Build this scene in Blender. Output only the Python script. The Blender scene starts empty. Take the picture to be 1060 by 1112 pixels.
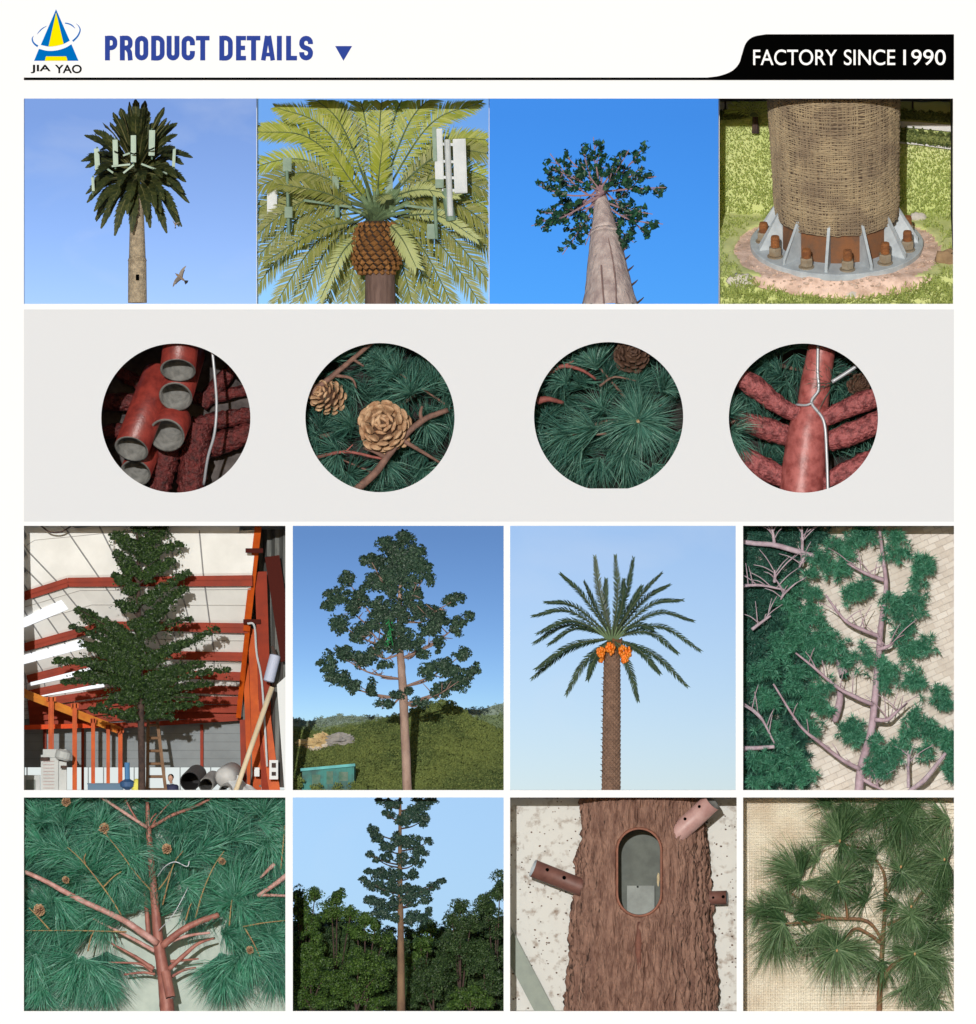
import bpy, math
import numpy as np
from mathutils import Vector, Matrix, noise
rng = np.random.default_rng(11)
S = bpy.context.scene
C = S.collection
R = math.radians
PI = math.pi

# ------------------------------------------------------------------ layout helpers
# the display wall is built at 1 unit = 100 mm of its own sheet grid; d = depth behind its face
def W(x, y, d=0.0):
    return np.array([(x - 530) / 100.0, d / 100.0, (1112 - y) / 100.0])

class Pan:
    """local measuring grid of one diorama"""
    def __init__(s, x0, y0, fx, fy): s.x0, s.y0, s.fx, s.fy = x0, y0, fx, fy
    def __call__(s, x, y, d=0.0): return W(s.x0 + x * s.fx, s.y0 + y * s.fy, d)

def nrm(v):
    v = np.asarray(v, float)
    return v / np.maximum(np.linalg.norm(v, axis=-1, keepdims=True), 1e-9)

def rdir(n): return nrm(rng.normal(size=(n, 3)))

class MB:
    def __init__(s): s.V = []; s.F = []; s.n = 0
    def add(s, v, f, m=0):
        v = np.asarray(v, float).reshape(-1, 3)
        if isinstance(f, np.ndarray):
            s.F.append((f + s.n, m))
        else:
            by = {}
            for q in f: by.setdefault(len(q), []).append(q)
            for k, qs in by.items(): s.F.append((np.array(qs, int) + s.n, m))
        s.V.append(v); s.n += len(v)
    def mesh(s, name, mats, org, clip=None, smooth=False):
        V = np.concatenate(s.V); V0 = V
        me = bpy.data.meshes.new(name)
        Fs = []
        for f, m in s.F:
            if clip is not None and len(f):
                c = V[f].mean(axis=1)
                x0, x1, y0, y1 = clip[:4]
                k = (c[:, 0] > (x0 - 530) / 100) & (c[:, 0] < (x1 - 530) / 100) & \
                    (c[:, 2] < (1112 - y0) / 100) & (c[:, 2] > (1112 - y1) / 100) & (c[:, 1] > 0.024)
                f = f[k]
            if len(f): Fs.append((f, m))
        if clip is not None and Fs:
            used = np.zeros(len(V), bool)
            for f, m in Fs: used[f.ravel()] = True
            mp = np.cumsum(used) - 1
            V = V[used]; Fs = [(mp[f], m) for f, m in Fs]
            V[:, 0] = V[:, 0].clip((clip[0] - 530) / 100, (clip[1] - 530) / 100); V[:, 2] = V[:, 2].clip((1112 - clip[3]) / 100, (1112 - clip[2]) / 100); V[:, 1] = V[:, 1].clip(.024, None)
        if not Fs: return None
        me.vertices.add(len(V)); me.vertices.foreach_set('co', (V - np.asarray(org)).ravel())
        nl = sum(f.size for f, m in Fs); npoly = sum(len(f) for f, m in Fs)
        me.loops.add(nl); me.polygons.add(npoly)
        me.loops.foreach_set('vertex_index', np.concatenate([f.ravel() for f, m in Fs]))
        tot = np.concatenate([np.full(len(f), f.shape[1]) for f, m in Fs])
        st = np.concatenate([[0], np.cumsum(tot)[:-1]])
        me.polygons.foreach_set('loop_start', st)
        me.polygons.foreach_set('material_index', np.concatenate([np.full(len(f), m) for f, m in Fs]))
        if smooth: me.polygons.foreach_set('use_smooth', np.ones(npoly, bool))
        else: me.polygons.foreach_set('use_smooth', np.zeros(npoly, bool))
        for m in mats: me.materials.append(m)
        me.update(calc_edges=True); me.validate()
        return me

ORG = {}
def mlist(m): return m if isinstance(m, (list, tuple)) else [m]

def thing(name, label, cat, loc, group=None):
    o = bpy.data.objects.new(name, None); C.objects.link(o)
    o.empty_display_size = 0.1
    o.location = Vector(loc); ORG[o.name] = np.asarray(loc, float)
    o['label'] = label; o['category'] = cat
    if group: o['group'] = group
    return o

def part(mb, name, mats, parent, clip=None, smooth=False, label=None, kind=None, local=False):
    org = np.zeros(3) if local else ORG[parent.name]
    me = mb.mesh(name, mlist(mats), org, clip, smooth)
    if me is None: return None
    o = bpy.data.objects.new(name, me); C.objects.link(o); o.parent = parent
    ORG[o.name] = org
    if label: o['label'] = label
    if kind: o['kind'] = kind
    return o

def solo(mb, name, mats, label, cat, loc, group=None, clip=None, smooth=False, kind=None):
    me = mb.mesh(name, mlist(mats), np.asarray(loc), clip, smooth)
    o = bpy.data.objects.new(name, me); C.objects.link(o); o.location = Vector(loc)
    ORG[o.name] = np.asarray(loc, float)
    if label: o['label'] = label
    if cat: o['category'] = cat
    if group: o['group'] = group
    if kind: o['kind'] = kind
    return o

def struct(mb, name, mats, loc=(0, 0, 0), clip=None, smooth=False, kind='structure', label=None):
    return solo(mb, name, mats, label, None, loc, None, clip, smooth, kind)

# ------------------------------------------------------------------ geometry helpers
def curve(pts, n):
    P = np.asarray(pts, float)
    if len(P) == 2:
        t = np.linspace(0, 1, n)[:, None]; return P[0] * (1 - t) + P[1] * t
    Q = np.vstack([2 * P[0] - P[1], P, 2 * P[-1] - P[-2]])
    ts = np.linspace(0, len(P) - 1 - 1e-6, n); out = []
    for t in ts:
        i = int(t); u = t - i; a, b, c, d = Q[i:i + 4]
        out.append(.5 * (2 * b + (c - a) * u + (2 * a - 5 * b + 4 * c - d) * u * u + (3 * b - a - 3 * c + d) * u ** 3))
    return np.array(out)

def frames(P):
    T = np.gradient(P, axis=0); T = nrm(T)
    N = np.zeros_like(T)
    a = np.array([0, -1.0, 0]) if abs(T[0][1]) < .9 else np.array([1.0, 0, 0])
    n = a - T[0] * a.dot(T[0]); N[0] = nrm(n)
    for i in range(1, len(P)):
        n = N[i - 1] - T[i] * N[i - 1].dot(T[i]); N[i] = nrm(n)
    return T, N, np.cross(T, N)

def tube(mb, pts, rad, sides=8, m=0, caps=True, wob=0.0):
    P = np.asarray(pts, float); n = len(P)
    r = np.interp(np.linspace(0, 1, n), np.linspace(0, 1, len(np.atleast_1d(rad))), np.atleast_1d(rad))
    T, N, B = frames(P)
    a = np.linspace(0, 2 * PI, sides, endpoint=False)
    rr = r[:, None] * (1 + wob * rng.normal(size=(n, sides)))
    V = P[:, None, :] + rr[:, :, None] * (np.cos(a)[None, :, None] * N[:, None, :] + np.sin(a)[None, :, None] * B[:, None, :])
    i = np.arange(n - 1)[:, None]; j = np.arange(sides)[None, :]; k = (j + 1) % sides
    F = np.stack([i * sides + j, i * sides + k, (i + 1) * sides + k, (i + 1) * sides + j], -1).reshape(-1, 4)
    mb.add(V.reshape(-1, 3), F, m)
    if caps:
        mb.F.append((np.array([list(range(sides))[::-1]]) + mb.n - n * sides, m))
        mb.F.append((np.array([list(range(sides))]) + mb.n - sides, m))

def hollow(mb, p0, p1, r, th, sides=20, m=0, mi=1):
    """open pipe: outer wall, rim, inner wall, closed deep inside; mouth at p1"""
    P = np.array([p0, p1], float); T, N, B = frames(P)
    a = np.linspace(0, 2 * PI, sides, endpoint=False)
    ring = lambda p, q: p + q * (np.cos(a)[:, None] * N[0] + np.sin(a)[:, None] * B[0])
    p0 = P[0]; p1 = P[1]
    V = np.vstack([ring(p0, r), ring(p1, r), ring(p1, r - th), ring(p0, r - th)])
    j = np.arange(sides); k = (j + 1) % sides
    q = lambda o: np.stack([o * sides + j, o * sides + k, (o + 1) * sides + k, (o + 1) * sides + j], -1)
    mb.add(V, q(0), m)
    b = mb.n - len(V)
    mb.F.append((q(1) + b, mi)); mb.F.append((q(2) + b, mi)); mb.F.append((np.array([list(3 * sides + j)]) + b, mi))

def box(mb, c, s, m=0, rot=None):
    c = np.asarray(c, float); h = np.asarray(s, float) / 2
    v = np.array([[x, y, z] for x in (-1, 1) for y in (-1, 1) for z in (-1, 1)]) * h
    if rot is not None: v = v @ np.asarray(rot).T
    mb.add(v + c, [(0, 1, 3, 2), (4, 6, 7, 5), (0, 4, 5, 1), (2, 3, 7, 6), (0, 2, 6, 4), (1, 5, 7, 3)], m)

def pbox(mb, x0, x1, y0, y1, d0, d1, m=0):
    a = W(x0, y1, d0); b = W(x1, y0, d1); box(mb, (a + b) / 2, b - a, m)

def beam(mb, p0, p1, w, h, m=0, up=(0, -1, 0)):
    p0 = np.asarray(p0, float); p1 = np.asarray(p1, float)
    t = nrm(p1 - p0); u = np.asarray(up, float); u = u - t * u.dot(t); u = nrm(u); s = np.cross(t, u)
    n = max(1, int(np.linalg.norm(p1 - p0) / .12)); k = np.array([(-1, -1), (1, -1), (1, 1), (-1, 1)]) / 2
    V = np.array([p0 + (p1 - p0) * i / n + s * w * a + u * h * b for i in range(n + 1) for a, b in k])
    F = [(4 * i + j, 4 * i + (j + 1) % 4, 4 * i + 4 + (j + 1) % 4, 4 * i + 4 + j) for i in range(n) for j in range(4)]
    mb.add(V, F + [(3, 2, 1, 0), (4 * n, 4 * n + 1, 4 * n + 2, 4 * n + 3)], m)

def plate(mb, pts, d0, th, m=0):
    """flat outline (sheet coords) with thickness; front at depth d0"""
    n = len(pts)
    F = np.array([W(x, y, d0) for x, y in pts]); Bk = np.array([W(x, y, d0 + th) for x, y in pts])
    mb.add(np.vstack([F, Bk]), [tuple(range(n)), tuple(range(2 * n - 1, n - 1, -1))] +
           [(i, n + i, n + (i + 1) % n, (i + 1) % n) for i in range(n)], m)

def ribbon(mb, pts, w, d0, th, m=0, closed=False):
    P = np.asarray(pts, float); n = len(P); w = np.broadcast_to(np.asarray(w, float), (n,))
    Lf = []; Rt = []
    for i in range(n):
        a = P[(i - 1) % n] if (i > 0 or closed) else P[i]; b = P[(i + 1) % n] if (i < n - 1 or closed) else P[i]
        t0 = nrm(P[i] - a) if (i > 0 or closed) else nrm(b - P[i]); t1 = nrm(b - P[i]) if (i < n - 1 or closed) else t0
        n0 = np.array([-t0[1], t0[0]]); n1 = np.array([-t1[1], t1[0]])
        mm = nrm(n0 + n1); k = 1 / max(.4, mm.dot(n0))
        Lf.append(P[i] + mm * w[i] / 2 * k); Rt.append(P[i] - mm * w[i] / 2 * k)
    V = []
    for a, b in zip(Lf, Rt): V += [W(a[0], a[1], d0), W(b[0], b[1], d0), W(a[0], a[1], d0 + th), W(b[0], b[1], d0 + th)]
    F = []
    for i in range(n if closed else n - 1):
        o = 4 * i; q = 4 * ((i + 1) % n)
        F += [(o, q, q + 1, o + 1), (o, o + 2, q + 2, q), (o + 1, q + 1, q + 3, o + 3)]
    if not closed: F += [(0, 1, 3, 2), (4 * n - 4, 4 * n - 2, 4 * n - 1, 4 * n - 3)]
    mb.add(np.array(V), F, m)

def leaves(mb, cen, L, Wd, dirs=None, m=0, bend=.25, nv=None):
    cen = np.asarray(cen, float); n = len(cen)
    a = rdir(n) if dirs is None else nrm(dirs)
    b = nrm(np.cross(a, rdir(n) if nv is None else nv)); c = np.cross(a, b)
    L = (L * rng.uniform(.65, 1.3, n))[:, None]; w = (Wd * rng.uniform(.7, 1.25, n))[:, None]
    V = np.stack([cen - a * L / 2, cen + b * w / 2 + c * w * bend, cen + a * L / 2, cen - b * w / 2 + c * w * bend], 1)
    mb.add(V.reshape(-1, 3), np.arange(4 * n).reshape(n, 4), m)

def needles(mb, base, dirs, L, w, droop=0.0, m=0):
    base = np.asarray(base, float); n = len(base)
    a = nrm(dirs); b = nrm(np.cross(a, rdir(n)))
    L = (np.asarray(L) * rng.uniform(.75, 1.15, n))[:, None]
    g = np.array([0, 0, -1.0]) * droop * L + rdir(n) * .10 * L
    p1 = base + a * L * .52 - g * .12 + rdir(n) * L * .035; p2 = base + a * L + g
    V = np.stack([base - b * w / 2, base + b * w / 2, p1 + b * w * .45, p1 - b * w * .45, p2], 1).reshape(-1, 3)
    o = np.arange(n) * 5
    i0 = mb.n
    mb.add(V, np.stack([o, o + 1, o + 2, o + 3], 1), m)
    mb.F.append((np.stack([o + 3, o + 2, o + 4], 1) + i0, m))

def tuft(mb, p, axis, n, L, spread, w, droop=0.0, m=0, flat=1.0):
    axis = nrm(axis); u = nrm(np.cross(axis, [.3, .8, .52])); v = np.cross(axis, u)
    th = R(spread) * np.sqrt(rng.uniform(0, 1, n)); ph = rng.uniform(0, 2 * PI, n)
    d = np.cos(th)[:, None] * axis + np.sin(th)[:, None] * (np.cos(ph)[:, None] * u + np.sin(ph)[:, None] * v)
    d[:, 1] *= flat
    needles(mb, np.asarray(p) + rng.normal(size=(n, 3)) * L * .03, d, L, w, droop, m)

def spray(mb, path, n, L, ang, w, droop=0.0, m=0):
    """needles all along a twig, leaning to its tip"""
    P = np.asarray(path, float); T = nrm(np.gradient(P, axis=0))
    t = rng.uniform(0, len(P) - 1.001, n); i = t.astype(int); f = (t - i)[:, None]
    p = P[i] * (1 - f) + P[i + 1] * f; tt = T[i]
    s = nrm(np.cross(tt, rdir(n)))
    a = R(ang) * rng.uniform(.5, 1.3, n)[:, None]
    needles(mb, p, tt * np.cos(a) + s * np.sin(a), L, w, droop, m)

def scale(mb, p, n, up, w, h, t, m=0):
    n = nrm(n); up = nrm(np.asarray(up) - n * np.dot(up, n)); s = np.cross(n, up)
    V = [p + up * h / 2, p + s * w / 2, p - up * h / 2, p - s * w / 2, p + n * t + up * h * .12]
    mb.add(np.array(V), [(0, 4, 1), (1, 4, 2), (2, 4, 3), (3, 4, 0)], m)

def lathe(mb, prof, axis0, axis1, sides=24, m=0):
    """prof: list of (t along axis 0..1, radius)"""
    a0 = np.asarray(axis0, float); a1 = np.asarray(axis1, float)
    T = nrm(a1 - a0); u = np.array([0, -1.0, 0]); u = u - T * u.dot(T); N = nrm(u) if np.linalg.norm(u) > .05 else np.array([1.0, 0, 0]); B = np.cross(T, N)
    a = np.linspace(0, 2 * PI, sides, endpoint=False)
    V = np.array([a0 + (a1 - a0) * t + r * (math.cos(q) * N + math.sin(q) * B) for t, r in prof for q in a])
    n = len(prof)
    F = [(i * sides + j, i * sides + (j + 1) % sides, (i + 1) * sides + (j + 1) % sides, (i + 1) * sides + j) for i in range(n - 1) for j in range(sides)]
    F += [tuple(range(sides))[::-1], tuple((n - 1) * sides + j for j in range(sides))]
    mb.add(V, F, m)

def frond(mb, pts, n, L, w, ang=48, up=(0, -.5, 1), rr=(.012, .003), m_leaf=0, m_stem=1, start=.14, tipk=.45, vee=.35, droop=.0, jit=.12, sides=4):
    P = curve(pts, 22); T = nrm(np.gradient(P, axis=0))
    tube(mb, P, rr, sides, m_stem)
    t = np.concatenate([np.linspace(start, .995, n)] * 2) + rng.normal(size=2 * n) * .004
    t = np.clip(t, 0, .999); sg = np.concatenate([np.ones(n), -np.ones(n)])[:, None]
    x = t * 21; i = x.astype(int); f = (x - i)[:, None]
    p = P[i] * (1 - f) + P[np.minimum(i + 1, 21)] * f; tt = T[i]
    u = np.broadcast_to(np.asarray(up, float), tt.shape); s = nrm(np.cross(tt, u)); nn = np.cross(s, tt)
    k = (t - start) / (1 - start)
    prof = np.minimum(1, .35 + 2.6 * k) * (1 - (1 - tipk) * np.clip((k - .55) / .45, 0, 1) ** 1.5)
    a = R(ang) * (1.15 - .55 * k)[:, None] * (1 + jit * rng.normal(size=(2 * n, 1)))
    d = tt * np.cos(a) + sg * s * np.sin(a) + nn * vee * np.sin(a) + rng.normal(size=(2 * n, 3)) * jit * .5
    d = nrm(d); Ln = (L * prof)[:, None] * rng.uniform(.88, 1.08, (2 * n, 1))
    wd = nrm(np.cross(d, nn)) * w * (.6 + .4 * prof)[:, None]
    g = np.array([0, 0, -1.0]) * droop * Ln
    a0 = p; a1 = p + d * Ln * .5 + g * .25; a2 = p + d * Ln + g
    V = np.stack([a0 - wd * .3, a0 + wd * .3, a1 + wd * .5, a1 - wd * .5, a2], 1).reshape(-1, 3)
    o = np.arange(2 * n) * 5; b = mb.n
    mb.add(V, np.stack([o, o + 1, o + 2, o + 3], 1), m_leaf)
    mb.F.append((np.stack([o + 3, o + 2, o + 4], 1) + b, m_leaf))

def crown(mb, pan, lobes, d, ds, dens, cr, nl, L, Wd, m=0, grow=1.0):
    for (zx, zy, rx, ry) in lobes:
        rx *= pan.fx * grow; ry *= pan.fy * grow
        n = max(3, int(dens * rx * ry))
        u = rdir(n) * (rng.uniform(0, 1, n) ** .42)[:, None]
        c0 = pan(zx, zy, d + rng.normal() * ds * .4)
        cc = c0 + u * np.array([rx, min(ds, .5 * (rx + ry)), ry]) / 100
        pts = np.repeat(cc, nl, axis=0) + rng.normal(size=(n * nl, 3)) * cr / 100
        pts[:, 1] = np.maximum(pts[:, 1], .04)
        leaves(mb, pts, L / 100, Wd / 100, m=m)

def clumps(mb, pan, lobes, d, ds, dens, rs, nl, L, Wd, m=0, grow=1.0, flat=.8, lo=-.75):
    """crown made of small leafy balls: leaves lie in the skin of each ball, facing outward"""
    for (zx, zy, rx, ry) in lobes:
        rx *= pan.fx * grow; ry *= pan.fy * grow
        n = max(2, int(dens * rx * ry / rs ** 2)); u = rdir(n) * (rng.uniform(0, 1, n) ** .45)[:, None]
        kx, ky = max(.3, 1 - .6 * rs / rx), max(.3, 1 - .6 * rs / ry)
        cc = pan(zx, zy, d + rng.normal() * ds * .3) + u * np.array([rx * kx, min(ds, .5 * (rx + ry)), ry * ky]) / 100
        for c in cc:
            r = rs * rng.uniform(.65, 1.3); v = rdir(nl); v[:, 2] = np.where(v[:, 2] < lo, -v[:, 2], v[:, 2])
            p = c + v * (r * rng.uniform(.62, 1.12, nl) / 100)[:, None] * np.array([1, 1, flat]); p[:, 1] = np.maximum(p[:, 1], .04)
            nv = nrm(v + rng.normal(size=(nl, 3)) * .42 + np.array([0, 0, .25])); a = nrm(np.cross(nv, rdir(nl)))
            leaves(mb, p, L / 100, Wd / 100, dirs=a, m=m, nv=nv)

def blob(mb, c, r, seg=14, rings=9, amp=.18, freq=1.6, m=0, seed=0.0):
    c = np.asarray(c, float); r = np.asarray(r, float); V = []
    for i in range(rings + 1):
        for j in range(seg):
            th = PI * i / rings; ph = 2 * PI * j / seg
            v = np.array([math.sin(th) * math.cos(ph), math.sin(th) * math.sin(ph), math.cos(th)])
            k = 1 + amp * noise.noise(Vector(v * freq + seed))
            V.append(c + v * r * k)
    F = [(i * seg + j, (i + 1) * seg + j, (i + 1) * seg + (j + 1) % seg, i * seg + (j + 1) % seg) for i in range(rings) for j in range(seg)]
    mb.add(np.array(V), F, m)

# ------------------------------------------------------------------ materials
def srgb(r, g, b):
    f = lambda c: (c / 255 / 12.92) if c / 255 <= .04045 else ((c / 255 + .055) / 1.055) ** 2.4
    return (f(r), f(g), f(b), 1)
def lin(c): return (c[0], c[1], c[2], 1)

def mat(name, col, rough=.6, col2=None, nscale=6.0, ndet=4, bump=0.0, bscale=None, metal=0.0, transl=0.0, island=None, stretch=None, spec=.4, thr=(.35, .65), bdist=.01):
    m = bpy.data.materials.new(name); m.use_nodes = True
    nt = m.node_tree; N = nt.nodes; L = nt.links; N.clear()
    out = N.new('ShaderNodeOutputMaterial'); b = N.new('ShaderNodeBsdfPrincipled')
    b.inputs['Roughness'].default_value = rough; b.inputs['Metallic'].default_value = metal
    b.inputs['Specular IOR Level'].default_value = spec
    tc = N.new('ShaderNodeTexCoord'); co = tc.outputs['Object']
    if stretch:
        mp = N.new('ShaderNodeMapping'); mp.inputs['Scale'].default_value = stretch; L.new(co, mp.inputs['Vector']); co = mp.outputs['Vector']
    c = None
    if col2 is not None:
        nz = N.new('ShaderNodeTexNoise'); nz.inputs['Scale'].default_value = nscale; nz.inputs['Detail'].default_value = ndet
        nz.inputs['Roughness'].default_value = .62
        L.new(co, nz.inputs['Vector'])
        mr = N.new('ShaderNodeMapRange'); mr.inputs[1].default_value = thr[0]; mr.inputs[2].default_value = thr[1]; L.new(nz.outputs['Fac'], mr.inputs[0])
        mx = N.new('ShaderNodeMix'); mx.data_type = 'RGBA'; mx.inputs[6].default_value = lin(col); mx.inputs[7].default_value = lin(col2)
        L.new(mr.outputs[0], mx.inputs[0]); c = mx.outputs[2]
    if island is not None:
        g = N.new('ShaderNodeNewGeometry'); mx2 = N.new('ShaderNodeMix'); mx2.data_type = 'RGBA'
        pw = N.new('ShaderNodeMath'); pw.operation = 'POWER'; pw.inputs[1].default_value = 2.0
        L.new(g.outputs['Random Per Island'], pw.inputs[0]); L.new(pw.outputs[0], mx2.inputs[0])
        if c: L.new(c, mx2.inputs[6])
        else: mx2.inputs[6].default_value = lin(col)
        mx2.inputs[7].default_value = lin(island); c = mx2.outputs[2]
    if c: L.new(c, b.inputs['Base Color'])
    else: b.inputs['Base Color'].default_value = lin(col)
    if bump:
        nb = N.new('ShaderNodeTexNoise'); nb.inputs['Scale'].default_value = bscale or nscale * 2; nb.inputs['Detail'].default_value = 5
        L.new(co, nb.inputs['Vector']); bp = N.new('ShaderNodeBump'); bp.inputs['Strength'].default_value = bump; bp.inputs['Distance'].default_value = bdist
        L.new(nb.outputs['Fac'], bp.inputs['Height']); L.new(bp.outputs['Normal'], b.inputs['Normal'])
    sh = b.outputs[0]
    if transl:
        tr = N.new('ShaderNodeBsdfTranslucent'); ms = N.new('ShaderNodeMixShader'); ms.inputs[0].default_value = transl
        if c: L.new(c, tr.inputs['Color'])
        else: tr.inputs['Color'].default_value = lin(col)
        L.new(b.outputs[0], ms.inputs[1]); L.new(tr.outputs[0], ms.inputs[2]); sh = ms.outputs[0]
    L.new(sh, out.inputs['Surface'])
    return m

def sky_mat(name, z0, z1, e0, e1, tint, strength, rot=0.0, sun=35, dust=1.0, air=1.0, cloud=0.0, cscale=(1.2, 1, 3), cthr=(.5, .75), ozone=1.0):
    """glowing sky backdrop, a tinted sky gradient put into its emission: elevation e0 at height z0 of the dome, e1 at z1"""
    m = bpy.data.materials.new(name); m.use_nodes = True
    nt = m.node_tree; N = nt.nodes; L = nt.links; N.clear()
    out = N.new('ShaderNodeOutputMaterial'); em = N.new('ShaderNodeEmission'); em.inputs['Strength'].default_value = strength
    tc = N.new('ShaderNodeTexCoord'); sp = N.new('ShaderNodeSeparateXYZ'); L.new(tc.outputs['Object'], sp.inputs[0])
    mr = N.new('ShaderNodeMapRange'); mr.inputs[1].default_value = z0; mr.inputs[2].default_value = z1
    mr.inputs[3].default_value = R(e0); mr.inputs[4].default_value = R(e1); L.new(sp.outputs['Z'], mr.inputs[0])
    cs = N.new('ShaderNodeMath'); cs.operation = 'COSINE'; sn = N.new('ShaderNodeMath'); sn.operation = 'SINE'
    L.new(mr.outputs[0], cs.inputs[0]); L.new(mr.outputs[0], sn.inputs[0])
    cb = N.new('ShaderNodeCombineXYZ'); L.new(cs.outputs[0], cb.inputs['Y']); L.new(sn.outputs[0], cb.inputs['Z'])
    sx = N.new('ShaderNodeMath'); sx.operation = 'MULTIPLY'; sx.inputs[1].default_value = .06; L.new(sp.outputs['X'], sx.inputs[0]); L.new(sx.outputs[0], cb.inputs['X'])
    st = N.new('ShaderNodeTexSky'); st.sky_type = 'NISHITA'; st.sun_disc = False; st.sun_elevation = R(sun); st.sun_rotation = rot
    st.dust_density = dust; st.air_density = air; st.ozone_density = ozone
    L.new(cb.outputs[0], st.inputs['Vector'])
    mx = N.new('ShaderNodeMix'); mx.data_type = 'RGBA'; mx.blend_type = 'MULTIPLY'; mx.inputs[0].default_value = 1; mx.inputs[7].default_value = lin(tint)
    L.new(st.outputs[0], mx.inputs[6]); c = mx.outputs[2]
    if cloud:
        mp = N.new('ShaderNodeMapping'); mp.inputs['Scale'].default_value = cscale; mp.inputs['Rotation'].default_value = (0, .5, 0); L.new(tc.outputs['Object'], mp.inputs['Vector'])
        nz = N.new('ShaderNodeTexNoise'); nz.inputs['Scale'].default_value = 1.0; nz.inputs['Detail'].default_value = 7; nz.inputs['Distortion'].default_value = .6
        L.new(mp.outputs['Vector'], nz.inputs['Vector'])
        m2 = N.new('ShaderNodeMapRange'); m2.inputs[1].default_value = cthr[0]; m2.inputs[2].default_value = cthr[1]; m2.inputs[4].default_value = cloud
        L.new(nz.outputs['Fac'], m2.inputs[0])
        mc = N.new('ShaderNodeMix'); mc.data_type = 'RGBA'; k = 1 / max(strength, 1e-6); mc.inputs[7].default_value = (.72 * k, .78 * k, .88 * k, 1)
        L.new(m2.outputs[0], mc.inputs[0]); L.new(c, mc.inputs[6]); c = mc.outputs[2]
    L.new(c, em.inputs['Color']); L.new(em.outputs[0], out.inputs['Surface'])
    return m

def emit(name, col, s):
    m = bpy.data.materials.new(name); m.use_nodes = True; N = m.node_tree.nodes; N.clear()
    o = N.new('ShaderNodeOutputMaterial'); e = N.new('ShaderNodeEmission'); e.inputs[0].default_value = lin(col); e.inputs[1].default_value = s
    m.node_tree.links.new(e.outputs[0], o.inputs[0]); return m

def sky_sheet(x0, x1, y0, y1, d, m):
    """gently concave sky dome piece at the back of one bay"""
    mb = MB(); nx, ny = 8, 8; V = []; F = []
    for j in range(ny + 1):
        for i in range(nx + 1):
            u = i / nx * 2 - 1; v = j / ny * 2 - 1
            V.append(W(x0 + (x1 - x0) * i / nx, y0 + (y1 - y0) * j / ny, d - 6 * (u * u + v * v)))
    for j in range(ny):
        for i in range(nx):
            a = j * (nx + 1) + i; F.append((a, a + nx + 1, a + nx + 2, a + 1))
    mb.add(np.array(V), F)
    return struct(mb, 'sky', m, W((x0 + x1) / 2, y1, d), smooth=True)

M = {}
M['white'] = mat('white_paint', (.76, .775, .80), .8, spec=.1)
M['grey'] = mat('grey_paint', (.605, .622, .65), .8, spec=.1)
M['wall'] = mat('bay_wall', (.72, .72, .72), .8)
M['black'] = mat('black_paint', (.001, .001, .001), .9, spec=0.0)
M['ltext'] = mat('white_lettering', (.86, .86, .86), .6, spec=.2)
M['blue'] = mat('blue_lettering', (.026, .052, .27), .8, spec=.0)
M['logoblue'] = mat('logo_blue', (.0, .125, .43), .8, spec=.0)
M['yellow'] = mat('logo_yellow', (.75, .65, .0), .8, spec=.0)

# ------------------------------------------------------------------ the display wall
FT = 2.0        # thickness of the front sheet
ground = MB(); g = 900.0
ground.add([(-g, -g, -.304), (g, -g, -.304), (g, g, -.304), (-g, g, -.304)], [(0, 1, 2, 3)])
struct(ground, 'ground', mat('pale_concrete', (.42, .41, .39), .9, (.34, .33, .32), 3.0, bump=.3), (0, 0, 0))

board = thing('display_board', 'large white display board with rows of picture windows showing imitation trees', 'display board', W(530, 1142, 0))
mb = MB()
for r in [(-30, 1090, -30, 107), (-30, 26, 107, 330), (1035, 1090, 107, 330), (-30, 1090, 330, 336), (-30, 26, 336, 566.5), (1036, 1090, 336, 566.5),
          (-30, 1090, 566.5, 571), (-30, 26, 571, 858), (310, 318, 571, 858), (547, 554, 571, 858), (799, 807, 571, 858), (1036, 1090, 571, 858),
          (-30, 1090, 858, 866), (-30, 26, 866, 1098), (310, 318, 866, 1098), (547, 554, 866, 1098), (800, 807, 866, 1098), (1036, 1090, 866, 1098),
          (-30, 1090, 1098, 1142)]:
    pbox(mb, *r, 0, FT)
part(mb, 'front_sheet', M['white'], board)
CIR = [(191, 454, 81, 26, 302, 999), (412.7, 453.5, 81, 302, 537, 999), (661, 452.5, 81, 537, 767, 530.5), (872.5, 454, 81, 767, 1036, 999)]
mb = MB()
for cx, cy, r, xa, xb, cut in CIR:
    ya, yb = 336, 566.5
    an = sorted(list(np.linspace(-PI, PI, 97)[:-1]) + [math.atan2(y - cy, x - cx) for x in (xa, xb) for y in (ya, yb)])
    n = len(an); I = []; O = []
    for a in an:
        c, s = math.cos(a), math.sin(a)
        I.append((cx + r * c, min(cy + r * s, cut)))
        k = min([(xb - cx) / c if c > 1e-9 else 1e9, (xa - cx) / c if c < -1e-9 else 1e9, (yb - cy) / s if s > 1e-9 else 1e9, (ya - cy) / s if s < -1e-9 else 1e9])
        O.append((cx + k * c, cy + k * s))
    V = [W(x, y, 0) for x, y in I] + [W(x, y, 0) for x, y in O] + [W(x, y, FT) for x, y in I] + [W(x, y, FT) for x, y in O]
    F = []
    for i in range(n):
        j = (i + 1) % n
        F += [(i, n + i, n + j, j), (2 * n + i, 2 * n + j, 3 * n + j, 3 * n + i), (i, j, 2 * n + j, 2 * n + i)]
    mb.add(np.array(V), F)
part(mb, 'grey_band', M['grey'], board)
BD = 300.0
mb = MB()
pbox(mb, -30, 1090, -30, 1142, BD, BD + 4)
part(mb, 'back_sheet', M['wall'], board)
mb = MB()
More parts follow.
